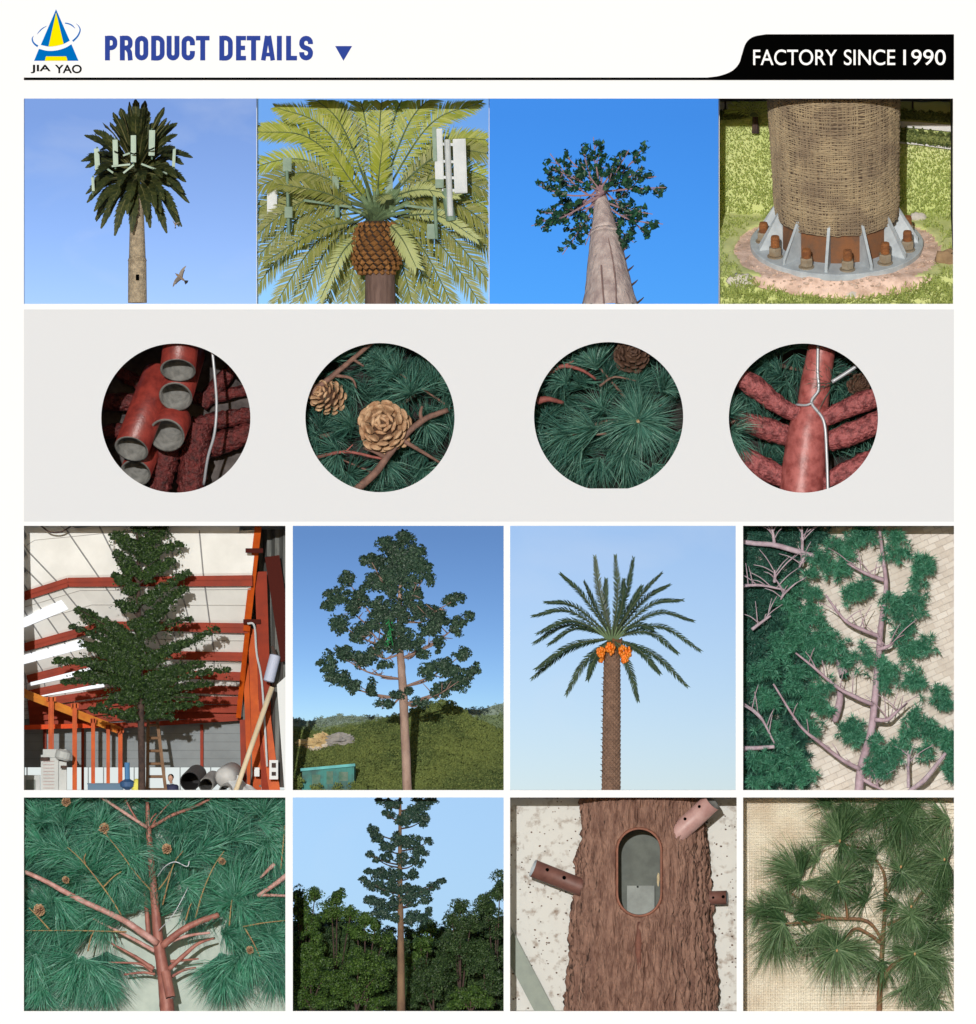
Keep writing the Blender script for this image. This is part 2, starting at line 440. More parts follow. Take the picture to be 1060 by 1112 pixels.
pbox(mb, -30, -26, -30, 1142, FT, BD); pbox(mb, 1086, 1090, -30, 1142, FT, BD); pbox(mb, -26, 1086, -30, -26, FT, BD)
part(mb, 'side_sheet', M['white'], board)
mb = MB()
for y in (100, 331.5, 567, 860, 1104): pbox(mb, -26, 1086, y, y + 3, FT, BD)
for x, da in ((22, 3), (278.2, 60), (531.2, 60), (782.2, 110), (1038, 3)): pbox(mb, x - .25, x + .25, 103, 331.5, da, BD)
for x in (22, 302, 537, 767, 1040): pbox(mb, x - 1, x + 1, 334.5, 567, FT, BD)
for x, da, db in ((20, FT, FT), (314, 110, 110), (550.5, 130, 110), (803, 110, 75), (1041, FT, FT)): pbox(mb, x - 1.5, x + 1.5, 570, 860, da, BD); pbox(mb, x - 1.5, x + 1.5, 863, 1104, db, BD)
part(mb, 'partition', M['wall'], board)

# header: rule, tab, lettering, emblem
mb = MB(); tab = [(26, 87), (26, 84.2), (768, 84.2)]
tab += [tuple(p[:2]) for p in curve([(768, 84.2, 0), (782, 82.2, 0), (795, 77, 0), (802.5, 69, 0), (805.5, 60, 0), (810, 47, 0), (818, 40, 0), (832, 37.2, 0)], 30)]
tab += [(1036, 37.2), (1036, 87)]
tab2 = [p for p in tab if p[0] >= 768 and p[1] < 84.3]
plate(mb, [(26, 87), (26, 84.2), (1036, 84.2), (1036, 87)][::-1], -.6, .6)
plate(mb, (tab2 + [(1036, 84.2)])[::-1] if False else [(1036, 84.2), (1036, 37.2)] + [p for p in tab2[::-1] if p[0] < 1035], -.6, .6)
part(mb, 'header_rule', M['black'], board)

def fit_text(body, x0, x1, y0, y1, d, ext, off=0.0, space=1.0):
    cu = bpy.data.curves.new('lettering', 'FONT'); cu.body = body; cu.extrude = 0; cu.offset = off; cu.space_character = space
    o = bpy.data.objects.new('lettering', cu); C.objects.link(o)
    dg = bpy.context.evaluated_depsgraph_get(); dg.update()
    me = bpy.data.meshes.new_from_object(o.evaluated_get(dg))
    V = np.array([v.co[:] for v in me.vertices]); F = [tuple(p.vertices) for p in me.polygons]
    bpy.data.objects.remove(o); bpy.data.curves.remove(cu); bpy.data.meshes.remove(me)
    mn = V.min(0); mxx = V.max(0); u = (V - mn) / np.maximum(mxx - mn, 1e-6)
    A = np.array([W(x0 + (x1 - x0) * p[0], y1 + (y0 - y1) * p[1], d) for p in u])
    mb = MB(); n = len(A)
    mb.add(np.vstack([A, A + np.array([0, ext / 100, 0])]), F)
    ec = {}
    for f in F:
        for a, b in zip(f, f[1:] + f[:1]):
            if (b, a) in ec: ec.pop((b, a))
            else: ec[(a, b)] = 1
    b0 = mb.n - 2 * n
    if ec: mb.F.append((np.array([(a, b, b + n, a + n) for a, b in ec]) + b0, 0))
    return mb
for wd_, xa, xb in (('FACTORY', 818, 909), ('SINCE', 916.5, 972.2), ('1990', 981, 1027)): part(fit_text(wd_, xa, xb, 53.8, 70.8, -1.0, .4, .004), 'lettering', M['ltext'], board)

def arc(cx, cy, rx, ry, a0, a1, n=9):
    return [(cx + rx * math.cos(R(a)), cy + ry * math.sin(R(a))) for a in np.linspace(a0, a1, n)]
mb = MB(); w = 5.4; t, bt = 38.9, 65.6; h = w / 2
ztick = [0]
def rib(pts, ww=w):
    ztick[0] = (ztick[0] + 1) % 5
    ribbon(mb, pts, ww, -.5 - .06 * ztick[0], .5)
def gP(x0, x1, leg=False):
    rib([(x0 + h, bt), (x0 + h, t)]); m = 54.2; hh = 4.4
    rib([(x0 + h, t + 2.3), (x1 - 7, t + 2.3)] + arc(x1 - 7.2, t + 6.6, 4.5, 4.4, -90, 0)[1:] + arc(x1 - 7.2, m - 6.6, 4.5, 4.4, 0, 90) + [(x0 + h, m - 2.2)], 5)
    if leg: rib([(x0 + 6.5, m - 3), (x1 - 6, m - 2), (x1 - 3.4, m + 2.5), (x1 - 2.6, bt)], 5.2)
def gO(x0, x1):
    r = (x1 - x0) / 2 - h; c = (x0 + x1) / 2
    ribbon(mb, arc(c, t + h + r, r, r, 180, 360) + arc(c, bt - h - r, r, r, 0, 180), w, -.5, .5, 0, True)
def gD(x0, x1):
    rib([(x0 + h, bt), (x0 + h, t)])
    rib([(x0 + h, t + 2.4), (x1 - 8, t + 2.4)] + arc(x1 - 8, t + 7.7, 5.3, 5.3, -90, 0)[1:] + arc(x1 - 8, bt - 7.7, 5.3, 5.3, 0, 90) + [(x0 + h, bt - 2.4)], 5.2)
def gU(x0, x1):
    r = (x1 - x0) / 2 - h; c = (x0 + x1) / 2
    rib([(x0 + h, t)] + arc(c, bt - h - r, r, r, 180, 0) + [(x1 - h, t)])
def gC(x0, x1):
    r = (x1 - x0) / 2 - h; c = (x0 + x1) / 2
    rib([(x1 - h, t + 10.3)] + arc(c, t + h + r, r, r, 0, -180) + arc(c, bt - h - r, r, r, 180, 0) + [(x1 - h, bt - 10.3)])
def gT(x0, x1): rib([(x0, t + 2.5), (x1, t + 2.5)], 5); rib([((x0 + x1) / 2, t), ((x0 + x1) / 2, bt)])
def gE(x0, x1):
    rib([(x0 + h, bt), (x0 + h, t)])
    for y in (t + 2.5, 52, bt - 2.5): rib([(x0, y), (x1 - (1 if y == 52 else 0), y)], 4.9)
def gA(x0, x1):
    c = (x0 + x1) / 2
    rib([(x0 + 2.5, bt), (c - .9, t)], 5); rib([(x1 - 2.5, bt), (c + .9, t)], 5); rib([(x0 + 3.6, 59.2), (x1 - 3.6, 59.2)], 4)
def gS(x0, x1):
    r = (x1 - x0) / 2 - h; c = (x0 + x1) / 2
    p = [(x1 - h, t + 9)] + arc(c, t + h + r, r, r, 0, -180) + [(x0 + h, t + 9)]
    p += [tuple(q[:2]) for q in curve([(x0 + h, t + 9.2, 0), (x0 + 4.6, t + 12.2, 0), (x1 - 4.6, bt - 12.2, 0), (x1 - h, bt - 9.2, 0)], 8)]
    p += arc(c, bt - h - r, r, r, 0, 180) + [(x0 + h, bt - 9)]
    rib(p)
gP(114, 127.6); gP(130.2, 144.2, True); gO(146.6, 161.1); gD(164.2, 178.9); gU(181, 194.9); gC(197.2, 211.7); gT(212.8, 227.6)
part(mb, 'lettering', M['blue'], board); mb = MB()
gD(238.2, 252.9); gE(256.3, 267.2); gT(268, 282.8); gA(283.4, 298.8); rib([(303.4, t), (303.4, bt)]); rib([(313.4, bt), (313.4, t)]); rib([(311, bt - 2.5), (322.6, bt - 2.5)], 5); gS(325, 339.9)
part(mb, 'lettering', M['blue'], board)
mb = MB(); plate(mb, [(364, 50), (373, 66), (382.4, 50)], -.6, .6); part(mb, 'arrow_mark', M['blue'], board)

LG = lambda zx, zy: (28 + zx * .07194, 5 + zy * .0719)
emb = MB()
low = [tuple(p[:2]) for p in curve([(200, 668, 0), (330, 698, 0), (470, 690, 0), (590, 655, 0), (690, 598, 0)], 14)]
upp = [tuple(p[:2]) for p in curve([(228, 608, 0), (340, 632, 0), (440, 626, 0), (560, 598, 0), (664, 545, 0)], 14)]
plate(emb, [LG(458, 70)] + [LG(*p) for p in upp], -.6, .6)
plate(emb, [LG(*p) for p in low] + [LG(796, 848), LG(126, 848)], -.6, .6)
for a in ([(120, 470, 3), (98, 510, 16), (108, 560, 22), (140, 600, 26), (182, 630, 30)], [(170, 450, 3), (205, 405, 12), (255, 358, 14), (318, 322, 3)],
          [(592, 278, 14), (650, 290, 18), (700, 315, 18), (745, 358, 6)], [(760, 285, 3), (800, 325, 12), (822, 380, 18), (800, 450, 22), (760, 505, 24), (710, 552, 28)]):
    c = curve([(x, y, ww) for x, y, ww in a], 14)
    ribbon(emb, [LG(p[0], p[1]) for p in c], [max(.15, p[2] * .072) for p in c], -.6, .6)
eo = part(emb, 'emblem', M['logoblue'], board)
emb = MB()
up2 = [p for p in upp if 345 < p[0] < 572]
plate(emb, [LG(458, 118)] + [LG(345, 630)] + [LG(p[0], p[1]) for p in up2] + [LG(572, 590)], -.85, .25)
plate(emb, [LG(306, 782), LG(612, 782), LG(632, 848.5), LG(288, 848.5)], -.85, .25)
part(emb, 'emblem_inset', M['yellow'], eo)
part(fit_text('JIA', 33.4, 55.2, 70.3, 79.6, -.5, .4, .022), 'lettering', M['black'], board); part(fit_text('YAO', 59.6, 88.9, 70.3, 79.6, -.5, .4, .022), 'lettering', M['black'], board)

# ------------------------------------------------------------------ shared materials
M['bark_grey'] = mat('grey_bark', (.36, .29, .24), .9, (.20, .15, .12), 14, bump=.6, stretch=(1, 1, .35))
M['bark_dark'] = mat('dark_bark', (.075, .045, .035), .9, (.03, .02, .018), 14, bump=.5)
M['galv'] = mat('galvanised_steel', (.46, .51, .54), .5, (.34, .38, .41), 7, ndet=8)
M['antenna'] = mat('pale_antenna_plastic', (.34, .44, .35), .5, (.27, .37, .29), 5)
M['antenna_white'] = mat('white_antenna_plastic', (.50, .53, .54), .45, (.40, .43, .44), 5)
M['antenna_green'] = mat('painted_antenna', (.10, .17, .11), .5, (.16, .24, .17), 8)
M['red_steel'] = mat('red_painted_steel', (.25, .036, .026), .38, (.13, .018, .015), 9, bump=.25, bscale=40)
M['wire'] = mat('grey_wire', (.42, .44, .47), .4, metal=.3)
M['needle_teal'] = mat('pine_needles', (.018, .085, .062), .45, (.010, .048, .038), 5, transl=.2, island=(.055, .20, .15))
M['orange'] = mat('orange_steel', (.50, .085, .006), .5, (.36, .050, .005), 5, spec=.15)
M['redbeam'] = mat('red_orange_steel', (.26, .026, .006), .5, (.19, .020, .006), 5, spec=.12)

# ================================================================== 1: palm tower against lavender sky
A = Pan(20, 100, .2491, .2486); CL = (26, 277.9, 107, 330)
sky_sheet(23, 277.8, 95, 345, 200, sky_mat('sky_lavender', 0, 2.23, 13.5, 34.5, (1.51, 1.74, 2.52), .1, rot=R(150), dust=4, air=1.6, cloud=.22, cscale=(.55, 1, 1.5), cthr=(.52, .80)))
t = thing('palm_cell_tower', 'palm shaped mast with a ring of pale antenna panels among broad dark fronds', 'cell tower', A(515, 990, 70))
mb = MB()
P = curve([A(515, 990, 70), A(514, 725, 72)], 12); tube(mb, P, [.105, .099], 20)
P = curve([A(514, 725, 72), A(512, 400, 72)], 14); tube(mb, P, [.092, .066], 20)
tube(mb, [A(514, 735, 72), A(514, 722, 72)], [.105, .094], 20)
trunk = part(mb, 'trunk', mat('ribbed_bark', (.42, .34, .23), .9, (.24, .19, .13), 22, bump=.9, bscale=60, bdist=.02), t, CL, True)
mb = MB(); pbox(mb, 146.6, 150, 297.4, 303.6, 58.5, 66); part(mb, 'hatch', M['black'], trunk)
mfr = mat('palm_blade', (.045, .060, .018), .5, (.026, .040, .016), 6, transl=.25, island=(.085, .095, .028))
mst = mat('palm_stem', (.16, .15, .06), .6)
c0 = A(512, 345, 72)
ring = [(80, 7, 74), (60, 13, 70), (38, 15, 63), (16, 15, 60), (-2, 15, 54), (-20, 16, 56), (-42, 15, 62)]
TILT = Matrix.Rotation(R(24), 3, 'X')
for el, n, ln in ring:
    for k in range(n):
        az = 2 * PI * (k + rng.uniform(-.2, .2) + (.5 if el in (60, 16, -20) else 0)) / n; e = R(el + rng.uniform(-7, 7)); l = ln * rng.uniform(.9, 1.1) / 100
        d = np.array(TILT @ Vector((math.cos(az) * math.cos(e), -math.sin(az) * math.cos(e), math.sin(e))))
        o = c0 + np.array([0, 0, .03 if el > 0 else -.03]); b = o + d * l * .22
        p1 = o + d * l * .65 + np.array([0, 0, .03]); p2 = o + d * l + np.array([0, 0, -.02 - (.06 if el < 30 else 0)])
        mb = MB(); up = np.array(TILT @ Vector((0, -.25, 1.0))) if abs(el) < 60 else np.array([math.cos(az), -math.sin(az), .1])
        frond(mb, [b, p1, p2], 38, .105, .040, 34, up, (.010, .003), 0, 1, start=.05, tipk=.12, vee=.2, jit=.08)
        part(mb, 'frond', [mfr, mst], t, CL)
mb = MB(); blob(mb, c0 + np.array([0, .05, 0]), (.11, .10, .12), 14, 10, .3, 2); part(mb, 'crown_heart', mat('dark_heart', (.03, .035, .014), .8, (.05, .06, .02), 20), t, CL)
for k in range(14):
    a = R(-160 + k * 10.8 + rng.uniform(-5, 5)); e = R(rng.uniform(-45, 35)); d = np.array([math.cos(a) * math.cos(e), -abs(math.sin(a)) * math.cos(e) * .6, math.sin(e)]); l = rng.uniform(.34, .46)
    mb = MB(); frond(mb, [c0 + d * .05, c0 + d * l * .6 + [0, 0, .03], c0 + d * l + [0, 0, -.03]], 28, .08, .036, 36, (0, -1, .4), (.010, .003), 0, 1, start=.05, tipk=.15, vee=.2, jit=.06); part(mb, 'frond', [mfr, mst], t, CL)
for zx, zy, w_, h_, d in [(340, 292, 22, 96, 40), (421, 262, 22, 112, 28), (500, 246, 23, 118, 26), (580, 220, 26, 112, 30), (676, 282, 13, 84, 44), (322, 400, 12, 60, 46)]:
    mb = MB(); a = A(zx - w_ / 2, zy + h_ / 2, d); b = A(zx + w_ / 2, zy - h_ / 2, d + 4)
    s = b - a; tilt = (zx - 510) / 3200.
    box(mb, (a + b) / 2, np.abs(s), 0, [[math.cos(tilt), 0, math.sin(tilt)], [0, 1, 0], [-math.sin(tilt), 0, math.cos(tilt)]])
    box(mb, (a + b) / 2 + np.array([0, 0, .0]), np.abs(s) * np.array([.55, 1.3, .96]), 0, [[math.cos(tilt), 0, math.sin(tilt)], [0, 1, 0], [-math.sin(tilt), 0, math.cos(tilt)]])
    an = part(mb, 'antenna', M['antenna'], t, CL)
    mb = MB(); tube(mb, [A(zx, zy - h_ / 2 - 8, d + 7), A(zx, zy + h_ / 2 + 16, d + 7)], .010, 8); part(mb, 'mounting_pole', M['antenna_green'], an, CL)
for p, q in [((405, 322, 30), (485, 314, 30)), ((456, 352, 27), (500, 316, 28)), ((534, 312, 28), (590, 333, 30)), ((585, 331, 30), (645, 353, 42)), ((380, 330, 34), (410, 350, 36)), ((455, 275, 32), (490, 262, 30))]:
    mb = MB(); beam(mb, A(*p), A(*q), .020, .016); part(mb, 'support_arm', M['antenna'], t, CL)

def bird(c, tips, tail, s, label, group):
    c = np.asarray(c); mb = MB(); tl = nrm(tail); hd = -tl
    tube(mb, curve([c + hd * s * 1.1, c + hd * s * .8, c, c + tl * s * .9, c + tl * s * 1.3], 12), [.02 * s, .22 * s, .34 * s, .24 * s, .08 * s], 10, 0)
    tube(mb, [c + hd * s * 1.1, c + hd * s * 1.35], [.07 * s, .01 * s], 6, 1)
    fan = nrm(np.cross(tl, [0, 1, 0]))
    v = [c + tl * s * 1.1, c + tl * s * 1.9 + fan * s * .55, c + tl * s * 2.05, c + tl * s * 1.9 - fan * s * .55]; v2 = [q + np.array([0, .06 * s, 0]) for q in v]
    mb.add(np.array(v + v2), [(0, 1, 2, 3), (7, 6, 5, 4), (0, 4, 5, 1), (1, 5, 6, 2), (2, 6, 7, 3), (3, 7, 4, 0)], 1)
    for tp in tips:
        tp = np.asarray(tp); V = []
        n = 7
        for i in range(n):
            u = i / (n - 1); mid = c + (tp - c) * u + hd * s * .45 * math.sin(PI * u) * .6
            ch = s * (.62 * (1 - u) ** .6 + .12 * (1 - u)) + .02 * s
            le = mid + hd * ch * .5; tr = mid - hd * ch * .75; th = np.array([0, .07 * s * (1 - u) + .01 * s, 0])
            V += [le - th * .3, (le + tr) / 2 - th, tr, (le + tr) / 2 + th]
        F = []
        for i in range(n - 1):
            for j in range(4):
                a = 4 * i + j; b = 4 * i + (j + 1) % 4; F.append((a, b, b + 4, a + 4))
        mb.add(np.array(V), F, 2)
        mb.add(np.array([V[k] for k in (2, 6, 10, 14, 18, 22)] + [V[k] + tl * s * .16 for k in (2, 6, 10, 14, 18)] ), [(0, 1, 7, 6), (1, 2, 8, 7), (2, 3, 9, 8), (3, 4, 10, 9)], 1)
    solo(mb, 'bird', [mat('pigeon_body', (.22, .16, .11), .8), mat('pigeon_dark', (.012, .011, .011), .8), mat('pigeon_wing', (.30, .26, .22), .8, (.15, .125, .105), 20)],
         label, 'bird', c, group, smooth=False)
bird(A(702, 806, 30), [A(731, 757, 26), A(671, 852, 34)], A(722, 822, 30) - A(702, 806, 30), .052, 'larger pale winged bird gliding with dark fanned tail to the right of the palm mast', 'birds flying past the palm mast')
bird(A(684, 578, 9), [A(670, 560, 9), A(703, 569, 11)], A(684, 592, 9) - A(684, 578, 9), .021, 'tiny brown bird flying just under the broad dark fronds', 'birds flying past the palm mast')

# ================================================================== 2: palm crown seen from below, with antennas
A = Pan(272, 100, .249, .2486); CL = (278.6, 530.6, 107, 330)
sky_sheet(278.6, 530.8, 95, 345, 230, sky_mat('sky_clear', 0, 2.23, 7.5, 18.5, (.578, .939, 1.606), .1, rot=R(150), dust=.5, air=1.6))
t = thing('palm_mast', 'close palm crown with yellow green feather fronds spread over a brown scaly boss', 'cell tower', A(565, 990, 90))
mb = MB(); tube(mb, curve([A(567, 1010, 56), A(565, 860, 56), A(563, 740, 56)], 12), [.175, .165, .16], 28)
part(mb, 'trunk', mat('smooth_brown_bark', (.15, .095, .078), .85, (.085, .05, .04), 22, ndet=8, bump=.9, bscale=40, stretch=(1, 1, .15)), t, CL, True)
mb = MB(); cx, cy = 545, 680
prof = [(zy, r) for zy, r in [(560, 60), (590, 84), (640, 103), (690, 108), (735, 104), (775, 88), (795, 62)]]
lathe(mb, [(i / 6, r * .249 / 100 * .93) for i, (zy, r) in enumerate(prof)], A(cx + 2, 560, 56), A(cx + 8, 795, 56), 28, 1)
for row in range(11):
    zy = 575 + row * 21; r = np.interp(zy, [p[0] for p in prof], [p[1] for p in prof]) * .249 / 100
    n = 17
    for k in range(n):
        a = 2 * PI * (k + .5 * (row % 2)) / n + row * .05
        nv = np.array([math.cos(a), -math.sin(a), (685 - zy) / 190.]); p = A(cx + 5, zy, 56) + np.array([math.cos(a), -math.sin(a), 0]) * r
        scale(mb, p, nv, [0, 0, -1], r * 2 * PI / n * .98, .075, .035, 0)
part(mb, 'scaly_boss', [mat('boss_scale', (.27, .125, .038), .75, (.13, .058, .022), 14, spec=.15), mat('boss_gap', (.03, .017, .01), .9)], t, CL)
mf1 = mat('sunny_frond', (.46, .50, .06), .45, (.31, .37, .045), 4, transl=.5, island=(.62, .63, .20), spec=.4)  # upper fronds: backlight put into the brighter leaf colour
mf2 = mat('olive_shade_frond', (.34, .36, .07), .45, (.21, .24, .05), 4, transl=.5, island=(.46, .46, .18), spec=.4)  # lower and rear fronds: same leaf with shade put into the colour
mf3 = mat('cream_frond', (.56, .60, .28), .5, (.46, .52, .20), 4, transl=.4)
ms = mat('green_petiole', (.14, .18, .075), .5, (.07, .10, .05), 8)
ctr = A(545, 510, 60)
FR = []
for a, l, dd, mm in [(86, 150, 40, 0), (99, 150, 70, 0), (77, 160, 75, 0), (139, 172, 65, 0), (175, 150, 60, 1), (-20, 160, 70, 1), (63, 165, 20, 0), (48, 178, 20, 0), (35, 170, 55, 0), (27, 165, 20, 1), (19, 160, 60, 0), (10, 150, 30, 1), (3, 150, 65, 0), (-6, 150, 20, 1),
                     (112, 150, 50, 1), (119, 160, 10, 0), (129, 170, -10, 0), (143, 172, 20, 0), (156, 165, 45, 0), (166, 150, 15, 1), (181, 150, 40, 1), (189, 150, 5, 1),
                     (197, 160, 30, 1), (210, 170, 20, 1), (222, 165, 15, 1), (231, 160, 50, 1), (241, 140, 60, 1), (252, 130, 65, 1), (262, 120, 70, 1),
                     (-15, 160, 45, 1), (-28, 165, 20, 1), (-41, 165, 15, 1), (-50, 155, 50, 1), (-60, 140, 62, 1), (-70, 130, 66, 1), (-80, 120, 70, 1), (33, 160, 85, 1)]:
    a = R(a + rng.uniform(-2, 2)); l = l / 100; dp = dd / 100
    d = np.array([math.cos(a), 0, math.sin(a)])
    p0 = ctr + np.array([0, dp * .12, 0]); p1 = ctr + d * l * .5 + np.array([0, dp * .35, .13 * l]); p2 = ctr + d * l * 1.0 + np.array([0, dp * .5, -.17 * l * (1 - abs(d[2]) * .5)])
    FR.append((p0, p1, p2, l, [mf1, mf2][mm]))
for p0, p1, p2, l, mm in FR:
    mb = MB(); frond(mb, [p0, p1, p2], 116, .215, .0165, 52, (0, -1, .35), (.014, .004), 0, 1, start=.20, tipk=.30, vee=.18, droop=.12, jit=.08)
    part(mb, 'frond', [mm, ms], t, CL)
for pts, L, mm, n in [([(550, 500, 60), (560, 360, 40), (578, 215, 30)], .19, mf1, 44), ([(520, 490, 60), (440, 390, 40), (360, 265, 28)], .18, mf1, 44), ([(590, 560, 50), (660, 640, 30), (722, 762, 22)], .17, mf3, 40),
                      ([(500, 600, 60), (400, 700, 40), (305, 900, 30)], .13, mf3, 40), ([(560, 440, 60), (570, 452, 30), (590, 470, 14)], .16, mf3, 26), ([(600, 460, 60), (740, 425, 35), (900, 450, 25)], .12, mf3, 44),
                      ([(640, 540, 60), (820, 540, 35), (985, 640, 25)], .13, mf3, 40), ([(480, 520, 60), (330, 440, 40), (120, 400, 28)], .17, mf2, 44), ([(470, 560, 60), (300, 600, 40), (60, 740, 30)], .15, mf2, 44)]:
    mb = MB(); frond(mb, [A(*p) for p in pts], n, L, .020, 52, (0, -1, .3), (.014, .004), 0, 1, start=.15, tipk=.7, vee=.15, jit=.07)
    part(mb, 'frond', [mm, ms], t, CL)
for k in range(26):
    a = R(rng.uniform(-10, 190)); mb = MB(); p = ctr + np.array([math.cos(a), -.25, math.sin(a) * .7]) * rng.uniform(.28, .42)
    tube(mb, curve([A(545 + rng.uniform(-30, 30), 560, 80), (ctr + p) / 2 + [0, -.05, -.05], p], 8), [.028, .016], 6); part(mb, 'petiole', mat('pale_petiole', (.12, .18, .09), .5) if k == 0 else bpy.data.materials['pale_petiole'], t, CL)
def panel(zx0, zx1, zy0, zy1, d, m, lean=0.0, th=7):
    mb = MB(); a = A(zx0, zy1, d); b = A(zx1, zy0, d + th); c = (a + b) / 2; s = np.abs(b - a)
    Rm = [[math.cos(lean), 0, math.sin(lean)], [0, 1, 0], [-math.sin(lean), 0, math.cos(lean)]]
    box(mb, c, s, 0, Rm); box(mb, c, s * np.array([.8, 1.25, .98]), 0, Rm); box(mb, c, s * np.array([.98, .8, 1.02]), 0, Rm)
    return part(mb, 'antenna', m, t, CL)
def pole(p, q, r, m):
    mb = MB(); tube(mb, [A(*p), A(*q)], r, 12); return part(mb, 'mounting_pole', m, t, CL)
panel(886, 942, 205, 438, 20, M['antenna_white'], -.035); pole((858, 205, 26), (872, 540, 26), .035, M['antenna_white']); pole((852, 420, 30), (876, 560, 30), .055, M['antenna_green'])
panel(803, 840, 160, 400, 24, M['antenna_white'], -.03); panel(794, 812, 152, 300, 22, M['antenna_green'], -.03); panel(806, 842, 380, 418, 21, M['antenna_green'])
pole((802, 450, 30), (812, 640, 30), .02, M['antenna_green']); panel(770, 815, 575, 640, 30, M['antenna_green'])
for y in (225, 300, 370, 425):
    mb = MB(); beam(mb, A(835, y, 27), A(900, y + 4, 27), .03, .03); part(mb, 'bracket', M['antenna_white'], t, CL)
panel(70, 114, 405, 540, 66, M['antenna_white'], 0); pole((160, 400, 50), (172, 600, 50), .025, M['antenna_green']); panel(140, 178, 285, 345, 32, M['antenna_green'], .0); panel(148, 182, 500, 548, 28, M['antenna_green']); pole((158, 340, 32), (166, 620, 32), .018, M['antenna_green'])
panel(588, 620, 325, 440, 50, M['antenna_green']); panel(355, 385, 365, 420, 45, M['antenna_green']); pole((372, 420, 48), (378, 545, 48), .03, M['antenna_green'])
for p_, q_ in (((230, 470, 40), (440, 500, 50)), ((660, 490, 50), (870, 520, 34))):
    mb = MB(); beam(mb, A(*p_), A(*q_), .025, .025); part(mb, 'support_arm', M['antenna_green'], t, CL)

# ================================================================== 3: look up along a tapering trunk
A = Pan(525, 100, .2491, .2486); CL = (531.6, 781.6, 107, 330)
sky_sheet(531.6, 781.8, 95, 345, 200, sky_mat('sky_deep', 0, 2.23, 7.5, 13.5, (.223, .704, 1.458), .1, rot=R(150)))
t = thing('tree_tower', 'very tall pale trunk seen from its foot with a small radiating leafy crown', 'cell tower', A(556, 990, 45))
mb = MB()
tube(mb, curve([A(556, 1010, 45), A(552, 925, 50), A(531, 610, 85)], 24), [.335, .30, .157], 28, 0, True, .012)
tube(mb, curve([A(530, 612, 86), A(517, 470, 105), A(508, 385, 116)], 14), [.150, .073, .022], 24, 0, True, .012)
tube(mb, [A(532, 622, 84), A(531, 606, 86)], [.168, .155], 28)
trunk = part(mb, 'trunk', mat('pale_flaking_bark', (.50, .42, .39), .9, (.30, .23, .22), 9, bump=.9, bscale=16, stretch=(1, 1, .55), bdist=.03), t, CL, True)
mb = MB()
tube(mb, curve([A(526, 930, 14), A(519, 840, 26), A(514, 755, 42)], 14), .010, 6); tube(mb, curve([A(580, 925, 12), A(572, 780, 38), A(543, 610, 68)], 20), .008, 6, wob=.3)
part(mb, 'seam', mat('dark_seam', (.20, .13, .12), .9), trunk, CL)
for zx, zy, d in [(598, 650, 76), (607, 690, 70), (618, 728, 64), (633, 775, 58), (650, 838, 50), (676, 915, 42), (590, 620, 80)]:
    mb = MB(); tube(mb, [A(zx - 6, zy + 6, d), A(zx + 14, zy - 10, d - 3), A(zx + 24, zy - 20, d - 5)], [.016, .010, .004], 6); part(mb, 'climbing_peg', M['bark_dark'], t, CL)
ml = mat('broad_dark_leaf', (.012, .060, .028), .45, (.008, .030, .020), 8, transl=.15, island=(.035, .13, .055))
mbr = mat('pinkish_branch', (.28, .17, .19), .8)
c0 = A(519, 440, 100)
TIPS = [(485, 212), (312, 278), (438, 238), (372, 285), (268, 408), (238, 566), (276, 575), (362, 680), (692, 245), (626, 265), (735, 370), (772, 415), (762, 560), (700, 608), (612, 662), (645, 632), (452, 645), (270, 515), (682, 330), (520, 260), (575, 290),
        (300, 360), (335, 480), (420, 590), (640, 470), (720, 520), (600, 560), (560, 340), (440, 330), (310, 330), (660, 390), (590, 610)]
for i, (zx, zy) in enumerate(TIPS):
    zx, zy = 519 + (zx - 519) * 1.10, 440 + (zy - 440) * 1.10; d = 100 + rng.uniform(-45, 40); tip = A(zx, zy, d); b = A(515 + rng.uniform(-8, 12), 440 + rng.uniform(-40, 45), 100)
    mid = (b + tip) / 2 + np.array([rng.uniform(-.05, .05), 0, rng.uniform(-.09, .03)])
    P = curve([b, mid, tip], 14); mb = MB(); tube(mb, P, [.013, .005], 6, 0)
    L_ = np.linalg.norm(tip - b); n = max(3, int(L_ / .07))
    for k in range(n):
        u = .42 + .58 * (k + rng.uniform(.3, 1)) / n; p = P[min(13, int(u * 13))] + rng.normal(size=3) * np.array([.05, .05, .045]) * (1.45 - .8 * u)
        v_ = rdir(11); leaves(mb, p + v_ * rng.uniform(.008, .052, (11, 1)) * np.array([1.3, 1, 1]) , .066, .046, dirs=np.cross(v_, rdir(11)), m=1, nv=nrm(v_ + .4 * rdir(11)))
        tube(mb, [P[max(0, min(13, int(u * 13) - 1))], p], .004, 4, 0, False)
    part(mb, 'branch', [mbr, ml], t, CL)

# ================================================================== 4: burlap wrapped trunk on its bolted base plate
A = Pan(776, 100, .249, .2486); CL = (782.6, 1036, 107, 331)
def gd(y):
    base = lambda q: 94 + (261.6 - q) * 2.36
    if y > 296: return base(296) + (296 - y) * .08
    return base(y) if y > 226 else base(226) + (226 - y) * .04
mb = MB(); xs = np.arange(776, 1046, 3.0); ys = np.arange(102, 333, 2.5); V = []
for y in ys:
    for x in xs: V.append(W(x, y + 1.6 * noise.noise(Vector((x / 14, y / 9, 0))) - (2.5 if y < 300 else 0), gd(y) + 2.5 + (14 if ((x - 911) / 112) ** 2 + ((y - 268) / (41 if y < 268 else 42)) ** 2 < 1 else 0)) + np.array([0, 0, -.05]))
nx = len(xs); F = np.array([(j * nx + i, j * nx + i + 1, (j + 1) * nx + i + 1, (j + 1) * nx + i) for j in range(len(ys) - 1) for i in range(nx - 1)])
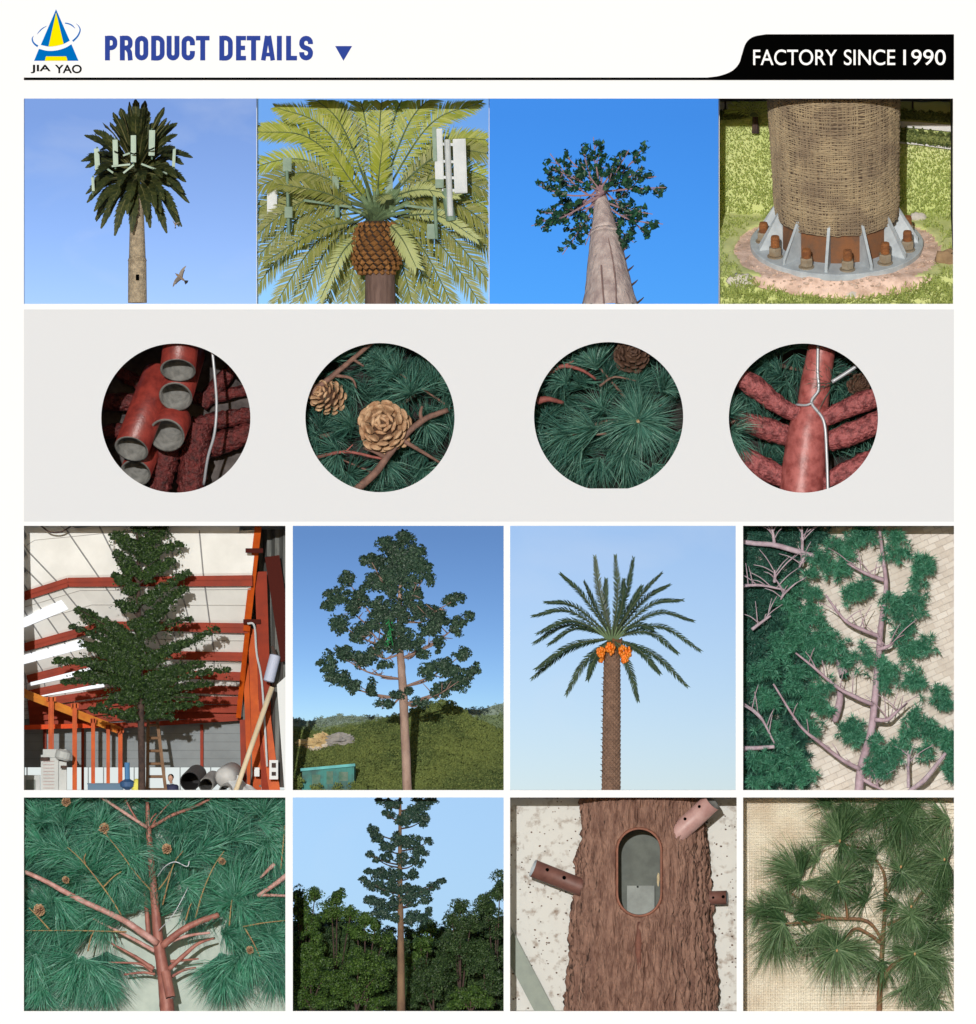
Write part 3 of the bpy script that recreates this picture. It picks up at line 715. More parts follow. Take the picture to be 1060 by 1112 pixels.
mb.add(np.array(V), F)
struct(mb, 'lawn', mat('lawn_soil', (.46, .52, .19), .95, (.54, .57, .26), 1.5, bump=.5, bscale=30), W(910, 332, 170), CL, True)
# tilted yard: local frame with its floor rising to the back
SHR = math.tan(R(23))
def tilted(o): o.matrix_world = Matrix.Translation(Vector(W(910.2, 261.6, 94))) @ Matrix.Rotation(R(23), 4, 'X')
def yard(x, y, z=0): return np.array(W(910.2, 261.6, 94)) + np.array(Matrix.Rotation(R(23), 3, 'X') @ Vector((x, y, z)))
mb = MB(); n = 90; V = [(0, 0, -.08)]
for k in range(8):
    for i in range(n):
        a = 2 * PI * i / n; r = (1.20 + .22 * max(0, -math.sin(a)) + .10 * noise.noise(Vector((math.cos(a) * 2, math.sin(a) * 2, 3))) + .05 * noise.noise(Vector((math.cos(a) * 7, math.sin(a) * 7, 1)))) * (.4, .65, .75, .82, .88, .92, .96, 1)[k]
        V.append((r * math.cos(a) + .02, r * math.sin(a), -.055 + (.02 * noise.noise(Vector((r * math.cos(a) * 4, r * math.sin(a) * 4, 0))) if k else 0) - (.02 if k == 7 else 0)))
def onground(x, y, z):
    p = yard(x, y, z); py = 1112 - p[2] * 100
    return np.array([p[0], gd(py) / 100 - .012, p[2]]) if py > 300 else p
V = np.array([onground(*v) for v in V])
F = [(0, 1 + i, 1 + (i + 1) % n) for i in range(n)] + [(1 + k * n + i, 1 + (k + 1) * n + i, 1 + (k + 1) * n + (i + 1) % n, 1 + k * n + (i + 1) % n) for k in range(7) for i in range(n)]
mb.add(V, F); struct(mb, 'bare_soil', mat('pink_soil', (.72, .53, .44), .95, (.42, .28, .21), 7, ndet=9, bump=.6, bscale=45, bdist=.015, thr=(.42, .68)), W(910, 300, 170), CL, True)
mb = MB()
for k in range(260):
    a_ = rng.uniform(0, 2 * PI); r_ = rng.uniform(.97, 1.22); v_ = onground(r_ * math.cos(a_), r_ * math.sin(a_), -.05); s_ = rng.uniform(.006, .020); blob(mb, v_, (s_ * 1.3, s_, s_ * .8), 7, 5, .5, 2, seed=k)
struct(mb, 'gravel', mat('soil_rubble', (.60, .46, .38), .95, (.34, .24, .18), 9), W(910, 300, 90), CL, kind='stuff')
# grass
mb = MB(); n = 26000; px_ = rng.uniform(782, 1036, n); py_ = rng.uniform(118, 334, n); keep = []
for x, y in zip(px_, py_):
    q = ((x - 910) / 118) ** 2 + ((y - 266) / (44 if y < 266 else 53)) ** 2
    nn = noise.noise(Vector((x / 16, y / 8, 5)))
    bare = y > 216 and nn > .25
    keep.append(q + .35 * nn > 1.0 and not bare)
keep = np.array(keep); px_, py_ = px_[keep], py_[keep]
B = np.array([W(x, y - 1, gd(y) - 2) + np.array([0, 0, -.05]) for x, y in zip(px_, py_)])
sz = np.interp(py_, [118, 160, 235, 330], [.014, .024, .045, .085])
needles(mb, B, np.array([0, -.25, 1.0]) + rng.normal(size=(len(B), 3)) * .55, sz, .012, .2)
struct(mb, 'grass', mat('grass_blade', (.42, .50, .14), .6, (.50, .56, .20), 1.2, transl=.4, island=(.38, .46, .13)), W(910, 332, 170), CL, kind='stuff')
# pale path behind, on the right
def strip(pts, dz):
    mb = MB(); V = []
    for (x, ya, yb) in pts: V += [W(x, ya, gd(ya) - dz) + [0, 0, -.035], W(x, yb, gd(yb) - dz) + [0, 0, -.035]]
    mb.add(np.array(V), [(2 * i, 2 * i + 1, 2 * i + 3, 2 * i + 2) for i in range(len(pts) - 1)]); return mb
struct(strip([(970, 124.5, 131), (1000, 126, 133), (1040, 129, 136.5)], 3), 'path', mat('pale_paving', (.62, .60, .58), .9, (.54, .53, .50), 6), W(1000, 132, 290), CL)
struct(strip([(776, 104, 113.5), (800, 105, 113), (830, 104, 110)], 3), 'path', bpy.data.materials['pale_paving'], W(800, 112, 290), CL)
struct(strip([(970, 146.5, 148.5), (1000, 149, 151), (1040, 153, 156)], 4), 'kerb', bpy.data.materials['pale_paving'], W(1000, 150, 290), CL)
mh = mat('hedge_leaf', (.11, .15, .035), .6, (.06, .09, .025), 5, transl=.2, island=(.24, .27, .08))
def hedge(pts, h, label):
    mb = MB(); P = curve([W(x, y, gd(y) - 5) for x, y in pts], 30)
    for k in range(1400):
        i = rng.integers(0, 29); u = rng.uniform(); p = P[i] * (1 - u) + P[i + 1] * u
        leaves(mb, [p + np.array([0, rng.uniform(-.05, .05), rng.uniform(0, h / 100) * (1 + .15 * math.sin(i * 1.7))])], .035, .022)
    tube(mb, P + np.array([0, .02, h / 220]), h / 280, 8)
    solo(mb, 'hedge', mh, label, 'hedge', P[15], 'clipped hedges behind the wrapped trunk', CL)
hedge([(968, 149), (1000, 153), (1040, 158)], 15, 'thick clipped hedge this side of the pale path, right of the wrapped trunk')
hedge([(966, 124), (1000, 127), (1040, 130)], 10, 'low thin hedge beyond the pale path, right of the wrapped trunk')
hedge([(776, 127), (800, 126), (815, 124)], 9, 'clipped hedge at the far left of the lawn behind the wrapped trunk')
for x, y, h_, l in [(789.5, 116, 16, 'thin dark post at the far left corner of the lawn'), (801.5, 117, 16, 'thin dark post between the corner post and the small cycad'), (994.5, 118, 16, 'thin dark post standing beyond the pale path on the right')]:
    mb = MB(); tube(mb, [W(x, y, gd(y) - 4), W(x, y - h_, gd(y) - 4)], .010, 8); box(mb, W(x, y, gd(y) - 4), (.04, .04, .02)); solo(mb, 'post', M['bark_dark'], l, 'post', W(x, y, gd(y) - 4), 'dark posts at the back of the lawn', CL)
t = thing('cycad', 'small spiky cycad half hidden behind the left side of the wrapped trunk', 'cycad', W(821, 142, gd(142) - 8))
mb = MB(); tube(mb, [W(822, 142, gd(142) - 8), W(822, 124, gd(142) - 10)], [.035, .03], 8, wob=.1); part(mb, 'trunk', M['bark_dark'], t, CL)
for k in range(12):
    a = R(20 + k * 13); o = W(821, 125, gd(142) - 10); mb = MB(); d = np.array([math.cos(a), -.2, math.sin(a)])
    frond(mb, [o, o + d * .17 + [0, 0, .03], o + d * .32 + [0, 0, -.03]], 18, .08, .012, 50, (0, -1, .3), (.006, .002)); part(mb, 'frond', [bpy.data.materials['grass_blade'], bpy.data.materials['green_petiole']], t, CL)
ms_ = mat('pale_stone', (.58, .54, .48), .9, (.45, .42, .38), 10, bump=.5)
for x, y, r, l in [(806, 305, (.17, .12, .08), 'chalky white stone lying on the soil at lower left of the base plate'), (1000, 234, (.10, .09, .05), 'pale pinkish rubble stone on the soil behind the right rim of the base plate'), (925, 320, (.10, .08, .05), 'flat grey stone in the soil in front of the base plate'),
                   (1029, 282, (.12, .12, .12), 'brown rock at the right edge of the soil beside the base plate')]:
    mb = MB(); c = W(x, y, gd(y) + 3); r = (r[0], min(r[1], .055), r[2]); blob(mb, c, r, 14, 8, .5, 2.2, seed=x); solo(mb, 'stone', ms_ if x != 1029 else mat('brown_rock', (.30, .20, .11), .9, (.2, .13, .07), 8, bump=.5), l, 'stone', c, 'loose stones round the base plate', CL, True)
# the tower foot itself
t = thing('tower_base', 'burlap wrapped trunk standing on a round bolted steel base plate', 'tower base', W(910.2, 261.6, 94)); tilted(t)
mb = MB(); lathe(mb, [(0, .935), (.08, .944), (.92, .944), (1, .935)], (0, 0, -.075), (0, 0, 0), 72)
part(mb, 'base_plate', M['galv'], t, local=True)
rust = mat('rusty_steel', (.12, .065, .038), .85, (.20, .080, .03), 5, bump=.5, bscale=25)
mb = MB(); lathe(mb, [(0, .62), (1, .62)], (0, 0, 0.001), (0, 0, .5), 64); mb.V[-1][:, 1] += SHR * mb.V[-1][:, 2]; part(mb, 'drum', rust, t, local=True, smooth=False)
for k in range(11):
    a = R(-99 + 17 - 16.4 + k * 360 / 11); c, s = math.cos(a), math.sin(a); th = .016
    mb = MB(); r0, r1 = .615, .885; q = [(r0, 0.001), (r1, 0.001), (r1, .06), (r0 + .03, .40), (r0, .40)]
    V = [(r * c - sg * th * s, r * s + sg * th * c + SHR * z * (.885 - r) / .27, z) for sg in (-1, 1) for r, z in q]
    mb.add(np.array(V), [(0, 1, 2, 3, 4), (9, 8, 7, 6, 5)] + [(i, i + 5, (i + 1) % 5 + 5, (i + 1) % 5) for i in range(5)]); part(mb, 'gusset', M['galv'], t, local=True)
rust2 = mat('orange_rust', (.28, .105, .03), .85, (.17, .065, .025), 9, bump=.5, bscale=40)
rust3 = mat('grey_rusty_nut', (.22, .16, .10), .8, (.28, .24, .18), 9, bump=.4)
for k in range(11):
    a = R(-82.5 + k * 360 / 11); c, s = .80 * math.cos(a), .80 * math.sin(a)
    mb = MB(); hs = rng.uniform(.13, .17)
    for q in range(9): tube(mb, [(c, s, .06 + hs * q / 9), (c, s, .06 + hs * (q + .55) / 9), (c, s, .06 + hs * (q + 1) / 9)], [.045, .051, .045], 12, 0, q == 8)
    lathe(mb, [(0, .047), (.8, .044), (1, .03)], (c, s, .06 + hs), (c, s, .08 + hs), 12)
    bo = part(mb, 'anchor_bolt', rust2, t, local=True, smooth=False)
    mb = MB(); lathe(mb, [(0, .062), (.12, .072), (.85, .074), (1, .066)], (c, s, .014), (c, s, .115), 6); lathe(mb, [(0, .085), (1, .085)], (c, s, .001), (c, s, .013), 20); part(mb, 'nut', rust3, bo, local=True)
# burlap sleeve: coarse strands woven over a brown core
mb = MB(); z0, z1 = .285, 1.85
def sr(z, a): return np.interp(z, [z0, z0 + .12, 1.2, z1], [.665, .68, .705, .745]) + .006 * noise.noise(Vector((math.cos(a) * 2, math.sin(a) * 2, z * 2)))
def sx(z): return -.03 * (z - z0)
prof = [(i / 14, np.interp(z0 + (z1 - z0) * i / 14, [z0, z0 + .12, 1.2, z1], [.655, .67, .695, .735])) for i in range(15)]
b0 = len(mb.V); lathe(mb, prof, (0, 0, z0), (sx(z1), 0, z1), 64, 1)
mb.V[b0][:, 1] += SHR * mb.V[b0][:, 2]
na = 90
for k in range(76):
    z = z0 + .01 + (z1 - z0 - .02) * k / 75 + rng.uniform(-.006, .006); ph = rng.uniform(0, 9); pts = []
    for i in range(na + 1):
        a = PI + PI * i / na; zz = z + .012 * noise.noise(Vector((a * 3, k * .13, ph * 0))) + .010 * noise.noise(Vector((a * 9, k * 3.1, 0))); r = sr(zz, a) + .004 * math.sin(i * 1.3 + k * PI)
        pts.append((sx(zz) + r * math.cos(a), r * math.sin(a) + SHR * zz, zz))
    tube(mb, np.array(pts), rng.uniform(.006, .0115) * (1 + .35 * rng.normal(size=na + 1).clip(-1, 1.5)), 4, 0, False)
for k in range(96):
    a0 = PI + PI * (k + rng.uniform(-.4, .4)) / 96; zs = np.linspace(z0 + .01, z1 - .01, 70); pts = []
    w0 = noise.noise(Vector((k * .21, 7, 0)))
    if rng.uniform() < .25: zs = zs[:int(rng.integers(20, 60))] if rng.uniform() < .5 else zs[int(rng.integers(10, 40)):]
    for i, z in enumerate(zs):
        a = a0 + .022 * noise.noise(Vector((k * .37, z * 3, 0))) + .012 * noise.noise(Vector((k * 5.1, z * 9, 0))); r = sr(z, a) + .004 * math.sin(i * 2.1 + k)
        pts.append((sx(z) + r * math.cos(a), r * math.sin(a) + SHR * z, z))
    tube(mb, np.array(pts), rng.uniform(.003, .009), 4, 0, False)
part(mb, 'burlap_wrap', [mat('burlap_strand', (.35, .27, .165), .9, (.215, .16, .105), 2.5, thr=(.38, .62), bump=.4, bscale=60), mat('burlap_core', (.10, .068, .044), .95, (.06, .04, .028), 9)], t, local=True)

# ================================================================== 5: round window, bundle of open red pipes
A = Pan(90, 360, .3962, .3958); CL = (106, 276, 369, 539)
mdark = mat('dark_shade_backing', (.035, .030, .028), .95, (.012, .010, .010), 5, bump=.5)  # near-black sheet: shade behind the needles put into its colour
def backing(cx, m, name, d=95, x0=None, x1=None):
    mb = MB(); n = 24; V = []
    for j in range(n + 1):
        for i in range(n + 1):
            x = cx - 92 + 184 * i / n; y = 454 - 92 + 184 * j / n
            V.append(W(x, y, d + 3 * noise.noise(Vector((x / 15, y / 15, 1)))))
    F = np.array([(j * (n + 1) + i, (j + 1) * (n + 1) + i, (j + 1) * (n + 1) + i + 1, j * (n + 1) + i + 1) for j in range(n) for i in range(n)])
    mb.add(np.array(V), F); struct(mb, name, m, W(cx, 546, d), smooth=True)
backing(191, mat('brown_grey_floor', (.11, .095, .09), .95, (.03, .024, .024), 4, bump=.5), 'ground', 150)
M['inner'] = mat('pipe_inside', (.17, .17, .16), .7, (.08, .08, .075), 9)
GP = 'cut red pipes bundled in the round window'
def pipe(top, mouth, r, l):
    mb = MB(); hollow(mb, A(*top), A(*mouth), r, r * .13, 28); solo(mb, 'steel_pipe', [M['red_steel'], M['inner']], l, 'pipe', A(*mouth), GP, smooth=True)
pipe((272, -25, 62), (260, 106, 20), .195, 'red steel pipe with its open mouth topmost in the stack of cut pipes')
pipe((285, 60, 118), (253, 178, 46), .185, 'red steel pipe whose open mouth is second from the top of the stack')
pipe((245, 240, 76), (228, 284, 42), .20, 'bright orange red steel pipe with a scuffed white patch, third mouth down')
pipe((206, 120, 108), (132, 322, 30), .19, 'long slanting red pipe with its open mouth at lower left of the bundle')
pipe((180, 290, 120), (142, 388, 60), .17, 'dark red pipe with its mouth half hidden at the very bottom left')
mb = MB()
for k in range(7): leaves(mb, [A(238 + rng.uniform(-18, 18), 232 + rng.uniform(-14, 12), 60)], .09, .05)
mr2 = mat('rough_dark_red', (.16, .026, .024), .5, (.04, .010, .010), 16, ndet=8, bump=1, bscale=26, bdist=.05, island=None)
GB = 'rough dark red limbs behind the pipes'
for pts, r, l in [([(232, 300, 55), (215, 380, 55), (196, 470, 55)], .15, 'rough red upright limb directly under the orange red pipe'), ([(310, 250, 62), (300, 360, 62), (285, 480, 62)], .17, 'rough dark red upright limb right of centre below the pipes'),
                  ([(250, 250, 88), (150, 200, 84), (40, 190, 80)], .11, 'upper dark red limb reaching left behind the slanting pipe'), ([(240, 180, 92), (150, 140, 88), (60, 90, 84)], .08, 'thin dark red limb at upper left behind the pipes'),
                  ([(180, 290, 90), (100, 270, 86), (30, 280, 84)], .09, 'lower dark red limb reaching left behind the slanting pipe'), ([(300, 260, 88), (380, 240, 84), (480, 225, 80)], .10, 'dark red limb reaching right behind the grey wire'),
                  ([(300, 330, 84), (390, 300, 80), (480, 270, 76)], .13, 'thick spotted red limb reaching right, low behind the wire'), ([(320, 200, 92), (380, 130, 90), (440, 60, 86)], .09, 'dark red limb rising to the upper right behind the wire'),
                  ([(300, 180, 94), (350, 180, 92), (480, 150, 90)], .07, 'thin dark red limb behind the upper part of the wire')]:
    mb = MB(); tube(mb, curve([A(*p) for p in pts], 24) + np.array([0, .45, 0]), [r, r * .95, r * .8], 16, wob=.09); solo(mb, 'limb', mr2, l, 'limb', A(*pts[0]), GB, CL, True)
mb = MB(); tube(mb, curve([A(352, 30, 20), (A(360, 110, 18)), A(366, 200, 20), A(360, 280, 22), A(342, 345, 30), A(330, 420, 45)], 30), .016, 8)
solo(mb, 'wire', M['wire'], 'thin grey wire hanging down at the right of the cut red pipes', 'wire', A(352, 30, 20), smooth=True, clip=CL)
mb = MB()
V = []
for i in range(30):
    a = 2 * PI * i / 30; k = 1 + .3 * noise.noise(Vector((math.cos(a) * 1.5, math.sin(a) * 1.5, 4)))
    V.append((A(240, 240, 0)[0] + .10 * k * math.cos(a), A(240, 240, 0)[2] + .07 * k * math.sin(a)))

# ================================================================== needle boughs in round windows
def pine_cone(c, axis, r, h, label, rows=9, dark=False):
    axis = nrm(axis); u = nrm(np.cross(axis, [.2, .5, .84])); v = np.cross(axis, u); c = np.asarray(c)
    t = thing('pine_cone', label, 'pine cone', c, 'pine cones among the needles')
    mb = MB(); pr = lambda q: math.sin(PI * (.08 + .84 * q)) ** .75
    lathe(mb, [(i / 9, r * .72 * pr(i / 9)) for i in range(10)], c - axis * h / 2, c + axis * h / 2, 16)
    part(mb, 'core', mat('cone_core', (.07, .035, .02), .9) if 'cone_core' not in bpy.data.materials else bpy.data.materials['cone_core'], t)
    mb = MB(); N_ = 14 + rows * 5
    for k in range(N_):
        q = .06 + .92 * (k + .5) / N_; rad = r * pr(q) * (1 if q < .78 else 1 - (q - .78) / .22 * .9); a = k * 2.39996
        nv = math.cos(a) * u + math.sin(a) * v; out = nrm(nv * (1.05 - .75 * q) + axis * (-.1 + 1.1 * q))
        p = c - axis * h / 2 + axis * h * .94 * q + nv * rad * .50
        s = nrm(np.cross(out, axis) + 1e-6); up_ = np.cross(s, out); L2 = r * (.72 if q < .8 else .5) * rng.uniform(.85, 1.1); w2 = r * .27
        ring_ = [(0, .35, .10), (.55, .8, .16), (.85, 1.0, .26), (1.0, .75, .20), (1.06, .2, .06)]; V = []
        for f_, kw, kt in ring_:
            for b_ in range(6):
                g_ = 2 * PI * b_ / 6; V.append(p + out * L2 * f_ + s * w2 * kw * math.cos(g_) + up_ * r * kt * .36 * math.sin(g_) + up_ * r * .06 * f_)
        mb.add(np.array(V), [(6 * e_ + b_, 6 * e_ + (b_ + 1) % 6, 6 * e_ + 6 + (b_ + 1) % 6, 6 * e_ + 6 + b_) for e_ in range(4) for b_ in range(6)] + [(24, 25, 26, 27, 28, 29)])
    key = 'cone_scale_dark' if dark else 'cone_scale'
    part(mb, 'scales', bpy.data.materials.get(key) or (mat(key, (.10, .05, .03), .7, (.06, .03, .02), 12) if dark else mat(key, (.56, .37, .22), .7, (.30, .15, .075), 13)), t)

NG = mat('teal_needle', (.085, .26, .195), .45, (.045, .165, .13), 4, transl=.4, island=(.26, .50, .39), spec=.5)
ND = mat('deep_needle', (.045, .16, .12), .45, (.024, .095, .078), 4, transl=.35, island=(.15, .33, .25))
mtw = mat('brown_twig', (.22, .12, .09), .8, (.13, .07, .055), 14, bump=.4)
mred = mat('red_twig', (.30, .09, .075), .7, (.20, .06, .05), 14)
def bough(A, label, twig, tufts, CL, nm=NG, tm=mtw, tr=(.03, .012), cat='pine bough', group=None, extra=None, L=.42, w=.0085, n=85, name='pine_bough', droop=.06, sm=12):
    base = A(*twig[0]); t = thing(name, label, cat, base, group)
    mb = MB(); P = curve([A(*p) for p in twig], 24); tube(mb, P, tr, 8, wob=.04); part(mb, 'twig', tm, t, CL, True)
    for tf in tufts:
        (zx, zy, d), (ax, ay, az) = tf[0], tf[1]; spread = tf[2] if len(tf) > 2 else 60; l = tf[3] if len(tf) > 3 else L * rng.uniform(.75, 1.2); nn = int(1.5 * (tf[4] if len(tf) > 4 else n))
        mb = MB(); p = A(zx, zy, d); axv = np.array([ax, -az, -ay]); tuft(mb, p, axv, nn, l, spread, w, droop); part(mb, 'needle_tuft', nm, t, CL)
    if extra: extra(t)
    return t
# circle 2: cones
A = Pan(90, 360, .3962, .3958); CL = (328, 498, 369, 539)
backing(413, mdark, 'ground', 80)  # dark backing sheet added for the shaded gaps between needles
def fill(A, zx0, zx1, zy0, zy1, d0, d1, n, az=.7):
    o = []
    for k in range(n):
        a = rng.uniform(0, 2 * PI); o.append(((rng.uniform(zx0, zx1), rng.uniform(zy0, zy1), rng.uniform(d0, d1)), (math.cos(a), math.sin(a), rng.uniform(.15, az))))
    return o
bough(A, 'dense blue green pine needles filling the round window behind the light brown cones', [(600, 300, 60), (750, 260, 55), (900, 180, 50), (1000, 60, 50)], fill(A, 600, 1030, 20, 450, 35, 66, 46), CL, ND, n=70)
bough(A, 'fine teal needle spray fanning over the upper right of the round window above the cone', [(1010, 210, 40), (920, 150, 34), (860, 110, 30)], [((900, 170, 28), (-.3, -.9, .5), 80, .46, 150), ((860, 120, 30), (-.6, -.6, .5), 60, .40, 110), ((960, 150, 30), (.5, -.7, .5), 60, .40, 110), ((940, 250, 36), (.3, .5, .5), 70, .34, 70), ((820, 90, 36), (-.4, -.6, .5), 60, .34, 90)], CL, NG, tr=(.014, .006))
bough(A, 'teal needle spray in the lower left of the round window below the cone', [(800, 390, 40), (730, 360, 36), (660, 330, 34)], [((700, 330, 32), (-.7, .3, .5), 70, .44, 140), ((740, 260, 36), (-.6, -.3, .5), 60, .40, 110), ((720, 390, 32), (-.3, .8, .5), 60, .36, 100), ((830, 360, 36), (.2, .8, .5), 65, .38, 100), ((640, 280, 40), (-.6, .2, .5), 70, .36, 90), ((930, 380, 36), (.5, .6, .5), 65, .38, 100)], CL, NG, tr=(.014, .006))
def twig(pts, r, label, m, group='bare twigs across the needles', A_=None, CLx=None, side=()):
    A_ = A_ or A; t = thing('twig', label, 'twig', A_(*pts[0]), group)
    mb = MB(); tube(mb, curve([A_(*p) for p in pts], 26), r, 8, wob=.05); part(mb, 'stem', m, t, CLx or CL, True)
    for s in side:
        mb = MB(); tube(mb, curve([A_(*p) for p in s], 10), [r[0] * .6, r[-1] * .5], 6, wob=.06); part(mb, 'side_shoot', m, t, CLx or CL, True)
twig([(740, 440, 16), (800, 390, 14), (860, 310, 12), (930, 245, 14), (1000, 215, 18)], (.045, .038, .03), 'long brown twig crossing the lower right beside the large cone', mtw, side=[[(930, 245, 14), (925, 225, 12), (930, 205, 14)], [(830, 345, 13), (800, 330, 14), (770, 320, 20)], [(880, 300, 13), (930, 330, 14), (980, 360, 18)]])
twig([(610, 180, 20), (680, 125, 18), (740, 75, 18), (800, 25, 20)], (.035, .03, .02), 'brown twig at upper left above the half hidden cone', mtw, side=[[(690, 120, 18), (735, 128, 14), (750, 155, 16)], [(740, 75, 18), (770, 95, 16)]])
twig([(640, 345, 22), (720, 330, 18), (800, 345, 18), (840, 352, 20)], (.02, .016, .012), 'thin reddish twig low in the round window left of the long twig', mred, side=[[(720, 330, 18), (740, 310, 16)]])
pine_cone(A(826, 264, 16), (-.1, -1, .25), .255, .40, 'large light brown pine cone in the middle of the round window of needles', 10)
pine_cone(A(672, 180, 26), (-.5, -.6, .3), .17, .32, 'smaller tan pine cone half hidden at the left under the brown twig', 8)

# circle 3: needle whorls
A = Pan(560, 360, .3962, .3958); CL = (576, 746, 369, 539)
backing(661, mdark, 'ground', 80)  # same dark sheet, stands in for shade between the whorls
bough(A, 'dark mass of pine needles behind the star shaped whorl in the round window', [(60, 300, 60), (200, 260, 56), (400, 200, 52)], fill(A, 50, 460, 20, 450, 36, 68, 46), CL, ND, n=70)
st_ = [((337, 247, 20), (math.cos(R(a)), math.sin(R(a)), .32), 26, .50, 34) for a in range(0, 360, 24)] + [((337, 247, 20), (0, 0, 1), 70, .30, 60)]
bough(A, 'star shaped whorl of long teal needles right of centre in the round window', [(337, 250, 40), (337, 247, 18), (336, 246, 12)], st_, CL, NG, tr=(.022, .02), tm=mat('tan_bud', (.45, .30, .17), .8))
bough(A, 'feathery needle spray sweeping to the left edge of the round window', [(250, 280, 36), (160, 285, 30), (80, 280, 28)], [((220, 270, 28), (-.8, -.1, .4), 50, .50, 120), ((150, 280, 26), (-.8, .3, .4), 55, .46, 120), ((180, 320, 30), (-.5, .7, .4), 50, .42, 100), ((240, 215, 30), (-.6, -.6, .5), 70, .36, 90), ((300, 330, 28), (0, .9, .4), 60, .46, 130), ((230, 350, 30), (-.3, .8, .4), 60, .4, 90)], CL, NG, tr=(.016, .008))
bough(A, 'needle spray fanning upward at the top of the round window under the dark cone', [(300, 180, 40), (240, 110, 36), (200, 70, 34)], [((220, 100, 30), (-.3, -.9, .4), 60, .40, 110), ((140, 140, 30), (-.6, -.5, .4), 60, .36, 90), ((330, 150, 32), (.3, -.8, .4), 60, .36, 90), ((400, 160, 32), (.6, -.6, .4), 60, .40, 90), ((430, 300, 32), (.7, .3, .4), 60, .4, 90), ((380, 370, 30), (.4, .8, .4), 60, .42, 110)], CL, NG, tr=(.016, .008))
twig([(90, 115, 26), (130, 95, 20), (180, 105, 22), (220, 130, 28)], (.026, .02, .014), 'short pinkish red twig at the upper left among the dark needles', mred, side=[[(130, 95, 20), (160, 80, 18)]])
twig([(60, 190, 30), (90, 185, 26), (130, 195, 34)], (.045, .03, .02), 'stubby dark red twig at the left edge of the whorl window', mred)
twig([(230, 150, 24), (270, 125, 20), (330, 135, 24)], (.014, .012, .008), 'thin tan twig above the star shaped whorl', mtw)
pine_cone(A(318, 66, 22), (.1, -.9, .3), .17, .28, 'dark brown pine cone at the top edge of the needle whorl window', 8, True)

# circle 4: red trunk pipe with side limbs
CL = (786, 959, 369, 539)
backing(872.5, mdark, 'ground', 90)  # dark sheet again, in place of the shade behind the limbs
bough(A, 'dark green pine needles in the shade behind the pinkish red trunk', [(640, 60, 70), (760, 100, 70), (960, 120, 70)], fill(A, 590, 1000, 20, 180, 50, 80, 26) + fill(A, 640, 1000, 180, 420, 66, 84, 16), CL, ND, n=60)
bough(A, 'tuft of green needles at the left edge between the red limbs', [(560, 260, 30), (590, 250, 26), (610, 240, 24)], [((585, 230, 22), (.5, -.5, .5), 70, .32, 90), ((590, 270, 22), (.6, .5, .5), 70, .34, 90), ((600, 300, 24), (.4, .8, .4), 60, .3, 60)], CL, NG, tr=(.015, .01))
mpink = mat('pinkish_red_paint', (.40, .115, .105), .42, (.24, .055, .050), 9, ndet=8, bump=.5, bscale=16, thr=(.42, .62))
mpk2 = mat('rough_pink_bark', (.36, .10, .10), .5, (.13, .028, .030), 14, ndet=8, bump=1, bscale=22, bdist=.05, thr=(.45, .62))
t = thing('red_trunk', 'upright pinkish red trunk pipe with six rough side limbs in the right round window', 'trunk', A(790, 470, 45))
mb = MB(); tube(mb, curve([A(848, 10, 50), A(826, 130, 48), A(815, 215, 45)], 14), [.145, .165, .175], 28); part(mb, 'upper_pipe', mpink, t, CL, True)
mb = MB(); tube(mb, curve([A(817, 200, 45), A(800, 300, 42), A(782, 470, 38)], 20), [.17, .215, .235, .25], 28, wob=.006); part(mb, 'sleeve', mpink, t, CL, True)
for pts, r in [([(790, 235, 40), (720, 200, 34), (655, 150, 30), (590, 110, 26)], (.085, .10, .125, .10)), ([(780, 300, 52), (700, 270, 52), (590, 235, 48)], (.10, .13, .10)), ([(770, 420, 46), (690, 380, 44), (580, 320, 40)], (.09, .13, .12)),
               ([(835, 245, 38), (900, 215, 34), (960, 190, 30), (1010, 175, 28)], (.09, .10, .12, .10)), ([(840, 305, 50), (910, 285, 46), (1010, 240, 42)], (.10, .13, .12)), ([(835, 425, 40), (910, 385, 36), (1010, 340, 34)], (.09, .12, .12))]:
    mb = MB(); tube(mb, curve([A(*p) for p in pts], 22), r, 14, wob=.05); part(mb, 'limb', mpk2, t, CL, True)
mb = MB(); tube(mb, curve([A(830, 20, 30), A(829, 110, 30), A(831, 160, 29), A(812, 195, 26), A(845, 245, 20), A(853, 330, 18), A(857, 450, 16)], 40), .017, 8); tube(mb, curve([A(770, 200, 34), A(795, 202, 27), A(814, 196, 25)], 8), .014, 8)
solo(mb, 'wire', M['wire'], 'grey wire twisted round the pinkish red trunk and hanging down its front', 'wire', A(830, 20, 30), 'wires in the round windows', CL, True)
mb = MB(); tube(mb, curve([A(868, 138, 34), A(905, 115, 36), A(950, 85, 38)], 10), .022, 8); solo(mb, 'wire', M['wire'], 'short straight grey wire leaning to the upper right behind the trunk', 'wire', A(868, 138, 34), 'wires in the round windows', CL, True)
pine_cone(A(942, 146, 40), (.4, -.8, .2), .11, .2, 'small brown cone behind the upper right red limb', 7, True)

